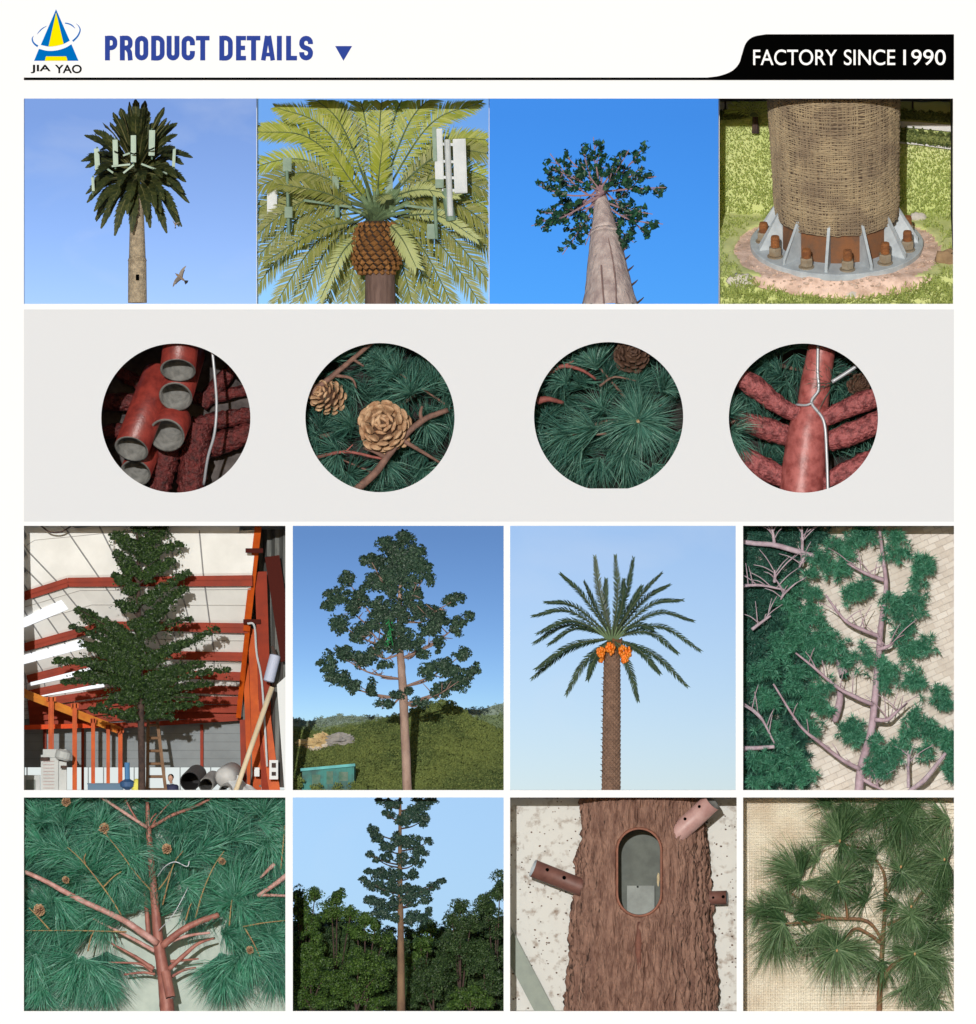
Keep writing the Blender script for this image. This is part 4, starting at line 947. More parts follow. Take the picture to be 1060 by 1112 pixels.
# ================================================================== 6: tree standing in a workshop hall
A = Pan(20, 565, .2792, .2793); CL = (23, 313, 569, 860.5)
mcream = mat('cream_roof_sheet', (.74, .74, .71), .8, (.64, .64, .61), 2.5, ndet=7); mcream2 = mat('grey_purlin', (.26, .26, .26), .6)
hall = thing('workshop_hall', 'steel framed workshop hall with orange red columns and roof beams and cream roof', 'workshop', A(530, 1060, 180))
SEC = [(38, (-420, 215), (-190, -190), (975, -420)), (62, (-200, 345), (188, 222), (908, 212)), (95, (-120, 515), (330, 392), (888, 400)), (122, (-60, 625), (410, 506), (880, 514)), (142, (-60, 680), (440, 580), (870, 592)),
       (156, (-60, 716), (455, 640), (864, 648)), (166, (-60, 742), (468, 684), (860, 688)), (175, (-60, 765), (478, 718), (857, 722)), (184, (-60, 790), (486, 748), (854, 750))]
def sec(i, u, lift=0):   # u 0 left eave .. 1 ridge .. 2 right eave
    d, l, r, e = SEC[i]; a, b, k = (l, r, u) if u <= 1 else (r, e, u - 1)
    return A(a[0] + (b[0] - a[0]) * k, a[1] + (b[1] - a[1]) * k, d) + np.array([0, .0, lift])
mb = MB(); us = np.linspace(0, 2, 49)
nf = 8; V = [sec(i, u, .02) * (1 - q / nf) + sec(i + 1, u, .02) * q / nf for i in range(len(SEC) - 1) for q in range(nf) for u in us] + [sec(len(SEC) - 1, u, .02) for u in us]; nu = len(us); nr = len(V) // nu
V2 = [p + np.array([0, .02, .03]) for p in V]; n_ = len(V)
F = [(i * nu + j, i * nu + j + 1, (i + 1) * nu + j + 1, (i + 1) * nu + j) for i in range(nr - 1) for j in range(nu - 1)]
mb.add(np.array(V + V2), F + [tuple(n_ + q for q in f[::-1]) for f in F]); roof = part(mb, 'roof', mcream, hall, CL)
for j in range(1, 13):
    u = j / 7 + .02
    if abs(u - 1) < .03: continue
    P = np.array([sec(i, u, .012) for i in range(len(SEC))]); mb = MB(); P = np.concatenate([np.linspace(P[i], P[i + 1], 10, endpoint=False) for i in range(len(P) - 1)]); tube(mb, P, [.009, .008, .006, .004, .003], 4); part(mb, 'purlin', mcream2, roof, CL)
for i in range(len(SEC) - 1):
    for q in (.33, .66):
        P = np.array([sec(i, u, .012) * (1 - q) + sec(i + 1, u, .012) * q for u in us]); mb = MB(); tube(mb, P, .0035, 4); part(mb, 'sheet_joint', bpy.data.materials.get('pale_joint') or mat('pale_joint', (.36, .35, .33), .8), roof, CL)
for i in range(1, len(SEC)):
    h = np.interp(i, [1, 3, 8], [.088, .050, .022])
    for a, b in ((0, 1), (1, 2)):
        mb = MB(); p, q = sec(i, a, -.03), sec(i, b, -.03); beam(mb, p, q, .05, h * .62); beam(mb, p + np.array([0, 0, -h * .31 - .004]), q + np.array([0, 0, -h * (.31 if b == 1 else .55) - .004]), .085, .014); part(mb, 'roof_beam', M['redbeam'], hall, CL)
glow = emit('skylight_daylight', (.95, .97, 1.0), 1.15)
def quad_sheet(i, j, u0, u1, q0, q1, name):
    pt = lambda u, q: sec(i, u, .004) * (1 - q) + sec(j, u, .004) * q
    mb = MB(); V = [pt(u0, q0), pt(u1, q0), pt(u1, q1), pt(u0, q1)]; mb.add(np.array(V + [v + np.array([0, .01, .012]) for v in V]), [(0, 1, 2, 3), (7, 6, 5, 4), (0, 4, 5, 1), (1, 5, 6, 2), (2, 6, 7, 3), (3, 7, 4, 0)]); part(mb, name, glow, roof, CL)
quad_sheet(0, 1, .30, .76, .52, .70, 'skylight')
quad_sheet(1, 2, .2, .80, .40, .60, 'skylight'); quad_sheet(2, 3, .2, .74, .38, .66, 'skylight'); quad_sheet(3, 4, .2, .72, .35, .8, 'skylight'); quad_sheet(4, 5, .2, .75, .5, .9, 'skylight'); quad_sheet(5, 6, .5, .95, .3, .8, 'skylight')
# end wall
mgw = mat('grey_wall_sheet', (.20, .225, .235), .7, (.16, .18, .19), 3)
mb = MB(); y0 = 760; rows = 6
for k in range(rows):
    ya = 770 + k * 33; a = A(-60, ya + 32, 190); b = A(1060, ya, 193); box(mb, (a + b) / 2, np.abs(b - a)); a = A(-60, ya + 33.2, 191); b = A(1060, ya + 31.8, 194); box(mb, (a + b) / 2, np.abs(b - a), 1)
part(mb, 'end_wall', [mgw, mat('wall_dark_groove', (.10, .115, .12), .8)], hall, CL)  # darker strips between the rows of wall sheet
mb = MB(); a = A(-60, 1080, 193); b = A(1060, 968, 196); box(mb, (a + b) / 2, np.abs(b - a)); part(mb, 'window_band', emit('window_daylight', (.90, .97, .95), .85), hall, CL)
for x in np.linspace(20, 860, 15):
    mb = MB(); beam(mb, A(x, 1080, 191), A(x, 968, 191), .012, .012); part(mb, 'window_bar', mgw, hall, CL)
for p, q, w_, m in [((-60, 812, 150), (405, 800, 170), .085, 'orange'), ((375, 806, 168), (860, 775, 172), .075, 'redbeam')]:
    mb = MB(); beam(mb, A(*p), A(*q), .05, w_); part(mb, 'eaves_beam', M['redbeam'] if m == 'redbeam' else bpy.data.materials.get('bright_eaves') or mat('bright_eaves', (.60, .06, .008), .5, spec=.15), hall, CL)
mgold = mat('orange_yellow_rail', (.70, .28, .04), .5, (.55, .15, .03), 6)
mb = MB(); beam(mb, A(-40, 660, 70), A(385, 828, 160), .05, .085); beam(mb, A(-40, 650, 68), A(385, 822, 158), .08, .02); part(mb, 'crane_rail', mgold, hall, CL)
for x, ya, yb, d, w_ in [(121, 690, 895, 95, .055), (212, 716, 1062, 110, .045), (283, 775, 1062, 125, .036), (341, 800, 1062, 140, .032), (388, 815, 1062, 150, .042), (239, 815, 1062, 178, .022), (705, 800, 985, 186, .026), (90, 815, 905, 186, .026)]:
    mb = MB(); beam(mb, A(x, yb, d), A(x, ya, d), w_ * .55, w_ * .8); beam(mb, A(x - w_ * 150, yb, d), A(x - w_ * 150, ya, d), .012, w_); beam(mb, A(x + w_ * 150, yb, d), A(x + w_ * 150, ya, d), .012, w_)
    if d < 160: box(mb, A(x, ya + 8, d), (w_ * 1.9, w_, .05))
    part(mb, 'column', M['orange'] if d < 170 else M['redbeam'], hall, CL)
# right hand wall: sheets, columns, white door strip
mb = MB(); V = [A(868 + (1060 - 868) * i / 12, -60 + 1150 * j / 24, 152 - 96 * i / 12 + (8 if i % 2 else 0)) for j in range(25) for i in range(13)]; mb.add(np.array(V), [(j * 13 + i, (j + 1) * 13 + i, (j + 1) * 13 + i + 1, j * 13 + i + 1) for j in range(24) for i in range(12)]); part(mb, 'side_wall', mat('grey_side_sheet', (.15, .155, .145), .8, (.07, .075, .07), 4, stretch=(6, 6, .6)), hall, CL)
for p, q, w_, dp, m in [((936, -20, 46), (884, 430, 92), .075, .05, 'orange'), ((893, 380, 88), (850, 770, 150), .055, .04, 'orange'), ((940, 200, 78), (966, 1070, 96), .13, .03, 'redbeam'), ((905, 420, 112), (925, 1070, 122), .09, .03, 'orange'), ((880, 560, 132), (897, 1070, 142), .06, .03, 'orange'), ((985, 140, 60), (1062, 640, 52), .16, .04, 'dark'), ((948, 700, 90), (995, 1070, 84), .12, .03, 'orange'), ((866, 780, 150), (872, 1070, 150), .06, .03, 'redbeam')]:
    mm = {'orange': M['orange'], 'redbeam': M['redbeam'], 'dark': bpy.data.materials.get('maroon_steel') or mat('maroon_steel', (.055, .010, .007), .7, spec=.05)}[m]
    mb = MB(); beam(mb, A(*p), A(*q), w_, dp); part(mb, 'side_column', mm, hall, CL)
for c, w_ in [((916, 118, 42), .19), ((906, 395, 80), .19)]:
    mb = MB(); box(mb, A(*c), (w_, .06, .05)); part(mb, 'column_bracket', bpy.data.materials['maroon_steel'], hall, CL)
mb = MB(); tube(mb, curve([A(888, 402, 74), A(915, 412, 74), A(924, 520, 78), A(945, 640, 82), A(965, 960, 76)], 24), .012, 6); part(mb, 'conduit', M['antenna_white'], hall, CL)
mwh = mat('white_sheet', (.60, .62, .62), .6)
mb = MB(); plate(mb, [tuple(q) for q in [(20 + 1004 * .2792, 565 + 640 * .2793), (20 + 1048 * .2792, 565 + 600 * .2793), (20 + 1048 * .2792, 565 + 1070 * .2793), (20 + 1034 * .2792, 565 + 1070 * .2793)]], 44, 4); part(mb, 'white_door', mwh, hall, CL)
mb = MB(); a = A(974, 1010, 66); b = A(1008, 935, 71); box(mb, (a + b) / 2, np.abs(b - a)); box(mb, A(991, 955, 65), (.045, .02, .05), 1); box(mb, A(991, 988, 65), (.045, .02, .04), 1); part(mb, 'switch_box', [mwh, M['bark_dark']], hall, CL)
mb = MB(); a = A(914, 1000, 100); b = A(934, 965, 104); box(mb, (a + b) / 2, np.abs(b - a)); part(mb, 'switch_box', mwh, hall, CL)
mb = MB(); box(mb, A(500, 1066, 100), (3.0, 1.9, .03)); part(mb, 'floor', mat('hall_floor', (.30, .30, .29), .6), hall)
mb = MB(); tube(mb, curve([A(85, 20, 30), A(120, 45, 30), A(165, 45, 30), A(215, 15, 30)], 14), .010, 6); solo(mb, 'cable', M['bark_dark'], 'dark cable looping from the hall roof at the top left', 'cable', A(85, 20, 30), clip=CL)
t = thing('lamp_tube', 'white roller shaped lamp hanging on the right hall wall above the leaning pole', 'lamp', A(983, 575, 58))
mb = MB(); lathe(mb, [(0, .04), (.03, .06), (.97, .06), (1, .04)], A(998, 524, 58), A(971, 630, 56), 20); part(mb, 'tube', mat('pale_blue_white', (.42, .46, .58), .6), t, CL)
mb = MB(); beam(mb, A(985, 490, 60), A(998, 526, 58), .03, .03); part(mb, 'hook', M['bark_dark'], t, CL)
mb = MB(); tube(mb, [A(843, 1060, 40), A(985, 650, 54)], .030, 10); solo(mb, 'pole', mat('pale_wood', (.66, .55, .38), .7, (.55, .44, .28), 9, stretch=(1, 1, .2)), 'long pale wooden pole leaning against the right wall of the hall', 'pole', A(843, 1060, 40), clip=CL, smooth=True)
t = thing('ladder', 'wooden ladder standing close behind the dark trunk in the hall', 'ladder', A(530, 1060, 90)); mlad = mat('ladder_wood', (.20, .11, .055), .7, (.13, .07, .035), 9)
for p, q in [((497, 1062, 80), (500, 765, 100)), ((570, 1062, 80), (533, 765, 100))]:
    mb = MB(); beam(mb, A(*p), A(*q), .035, .04); part(mb, 'rail', mlad, t, CL)
for k in range(6):
    y = 800 + k * 50; f = (y - 765) / 297; mb = MB(); tube(mb, [A(499, y, 98 - 18 * f), A(533 + 37 * f, y, 98 - 18 * f)], .016, 8); part(mb, 'rung', mlad, t, CL)
mblk = mat('black_pipe_inside', (.015, .015, .017), .8); mpw = mat('white_pipe', (.46, .46, .45), .5, (.36, .36, .35), 6)
for x, y, r, d, l, m in [(664, 1018, .108, 60, 'large black mouthed pipe lying right of the ladder', (.10, .10, .10)), (727, 1032, .082, 66, 'medium white rimmed pipe beside the large black pipe', None), (803, 1056, .075, 54, 'low white pipe nearest the leaning pole, only its upper rim showing', None)]:
    mb = MB(); hollow(mb, A(x + 25, y - 25, d + 60), A(x, y, d), r, r * .16 if m is None else r * .09, 26); solo(mb, 'large_pipe', [mpw if m is None else mat('dark_pipe', m, .6), mblk if m else M['inner']], l, 'pipe', A(x, y, d), 'big pipes on the hall floor', CL)
mb = MB(); lathe(mb, [(0, .09), (.1, .118), (.9, .118), (1, .10)], A(800, 1004, 70), A(830, 985, 120), 24); solo(mb, 'large_pipe', mpw, 'closed white pipe end on top of the heap beside the tarpaulin', 'pipe', A(800, 1004, 70), 'big pipes on the hall floor', CL, True)
mb = MB(); V = []
for j in range(13):
    for i in range(13):
        u, v = i / 12, j / 12; x = 815 + 135 * u; y = 1075 - (1 - v) * (100 - 95 * u) * 1.0
        V.append(A(x, y, 50 + 30 * (1 - v)) + np.array([0, .04 * noise.noise(Vector((u * 4, v * 4, 2))), .03 * noise.noise(Vector((u * 5, v * 5, 9)))]))
mb.add(np.array(V), [(j * 13 + i, j * 13 + i + 1, (j + 1) * 13 + i + 1, (j + 1) * 13 + i) for j in range(12) for i in range(12)]); solo(mb, 'tarpaulin', mwh, 'white tarpaulin sloping to the floor at the foot of the leaning pole', 'tarpaulin', A(880, 1075, 60), clip=CL, smooth=True)
t = thing('machine_cabinet', 'tall pale grey machine with a darker hood standing at the left of the hall', 'machine', A(130, 1062, 80)); mcab = mat('pale_machine_paint', (.42, .44, .43), .5, (.34, .36, .35), 5)
mb = MB(); a = A(82, 1064, 80); b = A(150, 915, 100); box(mb, (a + b) / 2, np.abs(b - a)); a = A(150, 1064, 84); b = A(182, 940, 104); box(mb, (a + b) / 2, np.abs(b - a)); part(mb, 'body', mcab, t, CL)
mb = MB(); a = A(90, 925, 78); b = A(182, 893, 100); box(mb, (a + b) / 2, np.abs(b - a)); lathe(mb, [(0, .07), (.2, .09), (.8, .09), (1, .05)], A(165, 935, 76), A(175, 895, 76), 14); part(mb, 'hood', mcab, t, CL)
mb = MB(); box(mb, A(98, 930, 76), (.10, .03, .035)); box(mb, A(172, 962, 74), (.07, .03, .03)); part(mb, 'dark_vent', M['bark_dark'], t, CL)
for k in range(9):
    mb = MB(); box(mb, A(112, 940 + k * 13, 79), (.12, .012, .006)); part(mb, 'shelf_line', bpy.data.materials.get('machine_pink') or mat('machine_pink', (.42, .30, .29), .6), t, CL)
mb = MB(); a = A(15, 1064, 90); b = A(78, 995, 110); box(mb, (a + b) / 2, np.abs(b - a)); a = A(24, 1050, 88.5); b = A(60, 1012, 91); box(mb, (a + b) / 2, np.abs(b - a), 1); solo(mb, 'crate', [mcab, mat('grey_green_panel', (.16, .19, .17), .6)], 'low grey crate with a dark panel at the far left of the hall floor', 'crate', A(45, 1064, 90), clip=CL)
t = thing('drill_stand', 'blue floor drill with a thin column left of the dark trunk', 'drill', A(420, 1062, 84)); mbl = mat('blue_paint', (.05, .17, .36), .5)
mb = MB(); tube(mb, [A(420, 1040, 84), A(418, 945, 84)], .030, 10); part(mb, 'column', mbl, t, CL)
mb = MB(); lathe(mb, [(0, .02), (.3, .08), (.7, .085), (1, .02)], A(420, 1052, 84), A(420, 1008, 84), 16); part(mb, 'head', mat('dark_blue_paint', (.03, .085, .20), .5), t, CL)
mb = MB(); a = A(262, 1064, 120); b = A(400, 1032, 150); box(mb, (a + b) / 2, np.abs(b - a)); box(mb, (a + b) / 2 + np.array([0, 0, .05]), np.abs(b - a) * np.array([1.03, 1.03, .12])); solo(mb, 'workbench', mat('bench_blue', (.07, .14, .22), .6), 'low dark blue bench behind the orange columns', 'bench', A(330, 1064, 120), clip=CL)
mb = MB(); blob(mb, A(455, 1040, 84), (.055, .05, .09), 12, 8, .2, 2); solo(mb, 'sack', mat('yellow_sack', (.62, .58, .10), .7), 'small yellow sack on the floor touching the left of the dark trunk', 'sack', A(455, 1062, 84), clip=CL, smooth=True)
# person, seen from the chest up
t = thing('person', 'person in a dark blue shirt seen from the chest up right of the ladder', 'person', A(592, 1062, 86))
mb = MB(); lathe(mb, [(0, .058), (.35, .070), (.62, .074), (.74, .060), (.80, .026), (.84, .019)], A(598, 1075, 86), A(590, 1020, 86), 16)
tube(mb, curve([A(580, 1034, 85), A(576, 1050, 82), A(580, 1070, 78)], 8), [.024, .020, .016], 8); tube(mb, curve([A(606, 1036, 86), A(612, 1052, 84), A(608, 1072, 80)], 8), [.024, .020, .016], 8)
part(mb, 'shirt', mat('navy_shirt', (.025, .03, .075), .8), t, CL, True)
mb = MB(); tube(mb, [A(590, 1026, 86), A(589, 1014, 85)], [.017, .016], 10); blob(mb, A(588, 1006, 85), (.030, .034, .040), 14, 10, .05, 2); tube(mb, [A(587, 1006, 81.8), A(586.5, 1009, 81.2)], [.004, .007], 6); part(mb, 'body', mat('skin', (.46, .27, .19), .6), t, CL, True)
mb = MB(); blob(mb, A(589, 1001, 86), (.033, .034, .032), 14, 8, .15, 3); part(mb, 'hair', M['black'], t, CL, True)
# the tree in the hall
t = thing('broadleaf_tree', 'tall bushy imitation tree with dark trunk standing indoors among orange beams', 'tree', A(478, 1062, 34))
P = curve([A(479, 1066, 34), A(475, 760, 34), A(468, 450, 34), A(464, 200, 34), A(462, 0, 34)], 40); mb = MB(); tube(mb, P, [.040, .036, .028, .020, .012], 12, wob=.05)
HL = [(480, 45, 75, 40), (395, 70, 50, 50), (560, 60, 60, 45), (625, 105, 35, 32), (400, 140, 45, 50), (520, 160, 60, 50), (590, 170, 40, 40), (395, 230, 40, 60), (440, 300, 45, 50), (650, 215, 38, 30), (590, 265, 60, 40), (530, 300, 50, 40), (405, 330, 45, 35), (560, 345, 70, 35), (640, 390, 50, 25), (520, 410, 50, 40), (600, 430, 55, 35),
      (285, 380, 50, 40), (235, 410, 38, 25), (330, 440, 70, 45), (420, 440, 60, 50), (260, 470, 50, 40), (755, 430, 40, 30), (700, 475, 50, 30), (620, 500, 60, 30), (540, 470, 50, 35), (350, 520, 80, 50), (250, 540, 60, 40), (185, 555, 45, 25), (440, 560, 50, 60), (560, 570, 60, 45), (660, 570, 60, 45), (740, 580, 55, 35), (800, 580, 30, 18),
      (300, 600, 80, 45), (200, 625, 55, 30), (400, 640, 70, 50), (540, 640, 70, 45), (660, 640, 70, 40), (730, 620, 40, 25), (320, 680, 50, 25), (450, 710, 60, 40), (580, 710, 60, 40), (650, 720, 45, 25), (300, 735, 45, 25), (370, 750, 55, 30), (440, 760, 45, 25), (590, 755, 45, 28)]
BG = [((462, 150), (560, 25), 46), ((462, 170), (620, 95), 34), ((462, 130), (380, 60), 44), ((462, 60), (480, -10), 50), ((462, 240), (390, 130), 42), ((464, 300), (380, 220), 42), ((466, 340), (655, 205), 34), ((466, 250), (590, 160), 40), ((466, 380), (400, 320), 44), ((468, 430), (640, 270), 36), ((470, 450), (660, 385), 30), ((470, 470), (560, 350), 42), ((470, 500), (240, 350), 40), ((470, 520), (330, 420), 50), ((472, 540), (210, 415), 28), ((474, 580), (770, 425), 30), ((474, 560), (640, 480), 36),
      ((474, 600), (150, 545), 36), ((474, 590), (280, 490), 50), ((474, 640), (180, 630), 28), ((474, 650), (300, 590), 48), ((475, 660), (810, 580), 26), ((475, 640), (700, 560), 42), ((475, 690), (740, 640), 30), ((475, 690), (600, 620), 46), ((475, 700), (280, 735), 26), ((475, 700), (380, 690), 50), ((475, 730), (650, 725), 26), ((475, 740), (560, 740), 32), ((475, 750), (400, 755), 26), ((474, 560), (460, 480), 50), ((472, 440), (450, 400), 46), ((475, 765), (700, 715), 26), ((475, 775), (300, 742), 28), ((475, 770), (590, 768), 30), ((475, 780), (400, 765), 30), ((475, 700), (680, 690), 34), ((474, 660), (230, 600), 34)]
for (bx, by), (tx, ty), rr_ in BG: tube(mb, curve([A(bx, by, 34), A((bx + tx) / 2, (by + ty) / 2 - 6, 32), A(tx, ty, 30)], 8), [.012, .004], 5)
part(mb, 'trunk', M['bark_dark'], t, CL, True)
mb = MB()
for (bx, by), (tx, ty), rr_ in BG:
    nb_ = max(2, int(math.hypot(tx - bx, ty - by) / 34)); dz_ = rng.uniform(-9, 12)
    for k in range(nb_):
        u = (k + 1) / nb_; clumps(mb, A, [(bx + (tx - bx) * u, by + (ty - by) * u - 10 * math.sin(PI * u), rr_ * (1.30 - .55 * u), rr_ * (.90 - .40 * u))], 27 + dz_ * u, .16, 3.0, 2.6, 19, 3.4, 2.0)
crown(mb, A, [(x, y, a * .8, b * .8) for x, y, a, b in HL], 30, .20, .055, 2.4, 9, 3.4, 2.0)
part(mb, 'crown', mat('ficus_leaf', (.017, .042, .012), .45, (.008, .022, .008), 3.0, transl=.2, island=(.065, .12, .028)), t, CL)

# ================================================================== 7: imitation pine before wooded hills
A = Pan(312, 565, .2697, .2694); CL = (315, 549, 569, 860.5)
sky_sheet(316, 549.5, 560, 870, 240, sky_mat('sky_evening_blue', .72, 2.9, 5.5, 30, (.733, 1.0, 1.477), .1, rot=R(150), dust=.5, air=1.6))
def hill(name, ridge, ybot, d0, d1, m, amp, step=2.0):
    xs = np.arange(314, 551, step); rz = np.interp(xs, [A.x0 + p[0] * A.fx for p in ridge], [A.y0 + p[1] * A.fy for p in ridge]); ny = 26; V = []
    for j in range(ny + 1):
        v = j / ny
        for x, ry in zip(xs, rz):
            y = ry + (ybot - ry) * v; d = d1 + (d0 - d1) * v
            V.append(W(x, y + amp * noise.noise(Vector((x / 7, y / 5, d0))), d + 3 * noise.noise(Vector((x / 20, y / 14, d0 + 3)))))
    nx = len(xs); mb = MB(); mb.add(np.array(V), np.array([(j * nx + i, (j + 1) * nx + i, (j + 1) * nx + i + 1, j * nx + i + 1) for j in range(ny) for i in range(nx - 1)]))
    struct(mb, name, m, W(432, ybot, d0), CL, True); return xs, rz
mfar = mat('far_hill_haze', (.21, .26, .21), .95, (.17, .22, .18), 4); mnear = mat('near_hill', (.11, .14, .035), .95, (.07, .10, .025), 4)  # far hill paled and greyed: haze put into its base colour
def woods(xs, rz, ybot, d0, d1, n, s, m, hole=None, bot=None):
    mb = MB(); X = rng.uniform(315, 549, n); ry = np.interp(X, xs, rz); v = rng.uniform(-.02, 1, n); Y = ry + (ybot - ry) * v; D = d1 + (d0 - d1) * v
    C_ = np.array([W(x, y, d - 2) for x, y, d in zip(X, Y, D)])
    C_ = C_[[not (hole and hole(x, y)) for x, y in zip(X, Y)]]
    big = np.interp(C_[:, 1], [d0 / 100, d1 / 100], [1.6, .8])
    for c, g_ in zip(C_, big):
        g_ = g_ * rng.uniform(.6, 1.5); v_ = rdir(18); v_[:, 1] = -np.abs(v_[:, 1]); v_[:, 2] = np.abs(v_[:, 2]) * np.where(rng.uniform(size=18) < .8, 1, -1)
        q_ = c + v_ * s * 1.9 * g_ * rng.uniform(.7, 1.15); leaves(mb, q_, s * 1.25, s * .9, dirs=np.cross(v_, rdir(18)), nv=nrm(v_ + .5 * rdir(18)))
    struct(mb, 'forest', m, W(432, ybot, d0), CL, kind='stuff')
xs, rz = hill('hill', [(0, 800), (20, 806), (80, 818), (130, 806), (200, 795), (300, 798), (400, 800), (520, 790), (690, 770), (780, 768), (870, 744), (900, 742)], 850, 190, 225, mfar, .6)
woods(xs, rz, 850, 190, 225, 2000, .012, mat('far_wood_haze', (.17, .22, .16), .9, (.13, .18, .13), 2.5, island=(.22, .27, .19)))  # far trees carry the same haze in their leaf colour
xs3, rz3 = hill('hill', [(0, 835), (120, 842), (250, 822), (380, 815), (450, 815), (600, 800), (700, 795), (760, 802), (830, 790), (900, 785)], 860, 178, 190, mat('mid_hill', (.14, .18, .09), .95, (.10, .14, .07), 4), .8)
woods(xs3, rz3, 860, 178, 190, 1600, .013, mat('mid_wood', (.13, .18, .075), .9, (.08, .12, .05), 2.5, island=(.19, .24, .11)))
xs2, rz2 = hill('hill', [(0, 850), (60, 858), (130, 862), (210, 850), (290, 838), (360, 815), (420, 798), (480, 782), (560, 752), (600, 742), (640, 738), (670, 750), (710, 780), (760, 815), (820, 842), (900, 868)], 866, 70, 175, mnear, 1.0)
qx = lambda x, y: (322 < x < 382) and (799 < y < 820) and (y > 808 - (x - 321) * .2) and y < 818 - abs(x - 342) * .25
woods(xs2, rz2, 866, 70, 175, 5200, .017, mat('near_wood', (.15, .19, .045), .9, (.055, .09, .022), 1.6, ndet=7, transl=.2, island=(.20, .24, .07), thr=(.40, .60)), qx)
# quarry
mq1 = mat('ochre_rock', (.56, .42, .20), .95, (.42, .30, .15), 12, bump=.6); mq2 = mat('grey_rock', (.30, .28, .26), .95, (.22, .21, .20), 10, bump=.6); mq3 = mat('pale_rock', (.58, .52, .44), .95, (.42, .36, .28), 12, bump=.6)
for zx, zy, r, m, l in [(95, 905, (.17, .06, .055), mq1, 'ochre spoil heap at the left of the quarry below the hills'), (135, 882, (.075, .05, .05), mq1, 'small ochre rock peak in the middle of the quarry'), (205, 895, (.17, .07, .075), mq2, 'grey rounded rock mound at the right of the quarry'), (90, 935, (.15, .05, .075), mq3, 'pale cliff face at the lower left of the quarry'), (150, 925, (.07, .05, .07), mq3, 'pale rubble patch in the centre of the quarry'), (50, 920, (.06, .05, .03), mq3, 'small pale rock at the left edge of the quarry')]:
    mb = MB(); c = A(zx, zy, 150); blob(mb, c, r, 24, 14, .7, 3.2, seed=zx * .1); solo(mb, 'rock_heap', m, l, 'rock', c, 'quarry rocks on the hillside', CL)
# teal shed
t = thing('shed', 'teal green sheeted shed at the lower left below the wooded hill', 'shed', A(160, 1095, 62)); mteal = mat('teal_sheet', (.012, .17, .15), .6, (.015, .075, .065), 6, thr=(.4, .6), island=None); mteal2 = mat('light_teal_rim', (.10, .42, .42), .6, (.05, .25, .26), 6)
mb = MB(); V = [A(58, 1100, 56), A(268, 1100, 56), A(268, 992, 56), A(58, 1010, 56), A(66, 1100, 78), A(274, 1100, 78), A(274, 990, 78), A(66, 1004, 78)]
mb.add(np.array(V), [(0, 1, 2, 3), (7, 6, 5, 4), (0, 4, 5, 1), (1, 5, 6, 2), (2, 6, 7, 3), (3, 7, 4, 0)])
for x in np.linspace(70, 258, 9): beam(mb, A(x, 1098, 55.6), A(x, 1010 - (x - 58) * .085, 55.6), .015, .012)
part(mb, 'wall', mteal, t, CL)
mb = MB(); beam(mb, A(52, 1008, 54), A(272, 988, 54), .03, .035); part(mb, 'roof_edge', mteal2, t, CL)
for x, y, w_, h_ in [(115, 1050, .09, .12), (170, 1040, .07, .14), (225, 1035, .10, .10)]:
    mb = MB(); box(mb, A(x, y, 55.2), (w_, .006, h_)); part(mb, 'patch', bpy.data.materials.get('patch_teal') or mat('patch_teal', (.03, .11, .07), .7, (.12, .17, .13), 9), t, CL)
for x, y, s in [(35, 1060, 30), (300, 1075, 26), (270, 1088, 26), (120, 1090, 26), (200, 1092, 22)]:
    pt = bpy.data.materials['near_wood']; mb = MB(); crown(mb, A, [(x, y, s, s * .9)], 46, .10, .30, 2.2, 10, 3.6, 2.2); blob(mb, A(x, y + 4, 50), (s * .0019, .06, s * .0017), 10, 7, .3, 2)
    solo(mb, 'shrub', pt, {35: 'round shrub at the left of the teal shed', 300: 'round shrub at the right of the teal shed', 270: 'low shrub against the right corner of the teal shed', 120: 'low shrub before the left half of the teal shed', 200: 'small low shrub before the middle of the teal shed'}[x], 'shrub', A(x, 1092, 46), 'shrubs round the teal shed', CL)
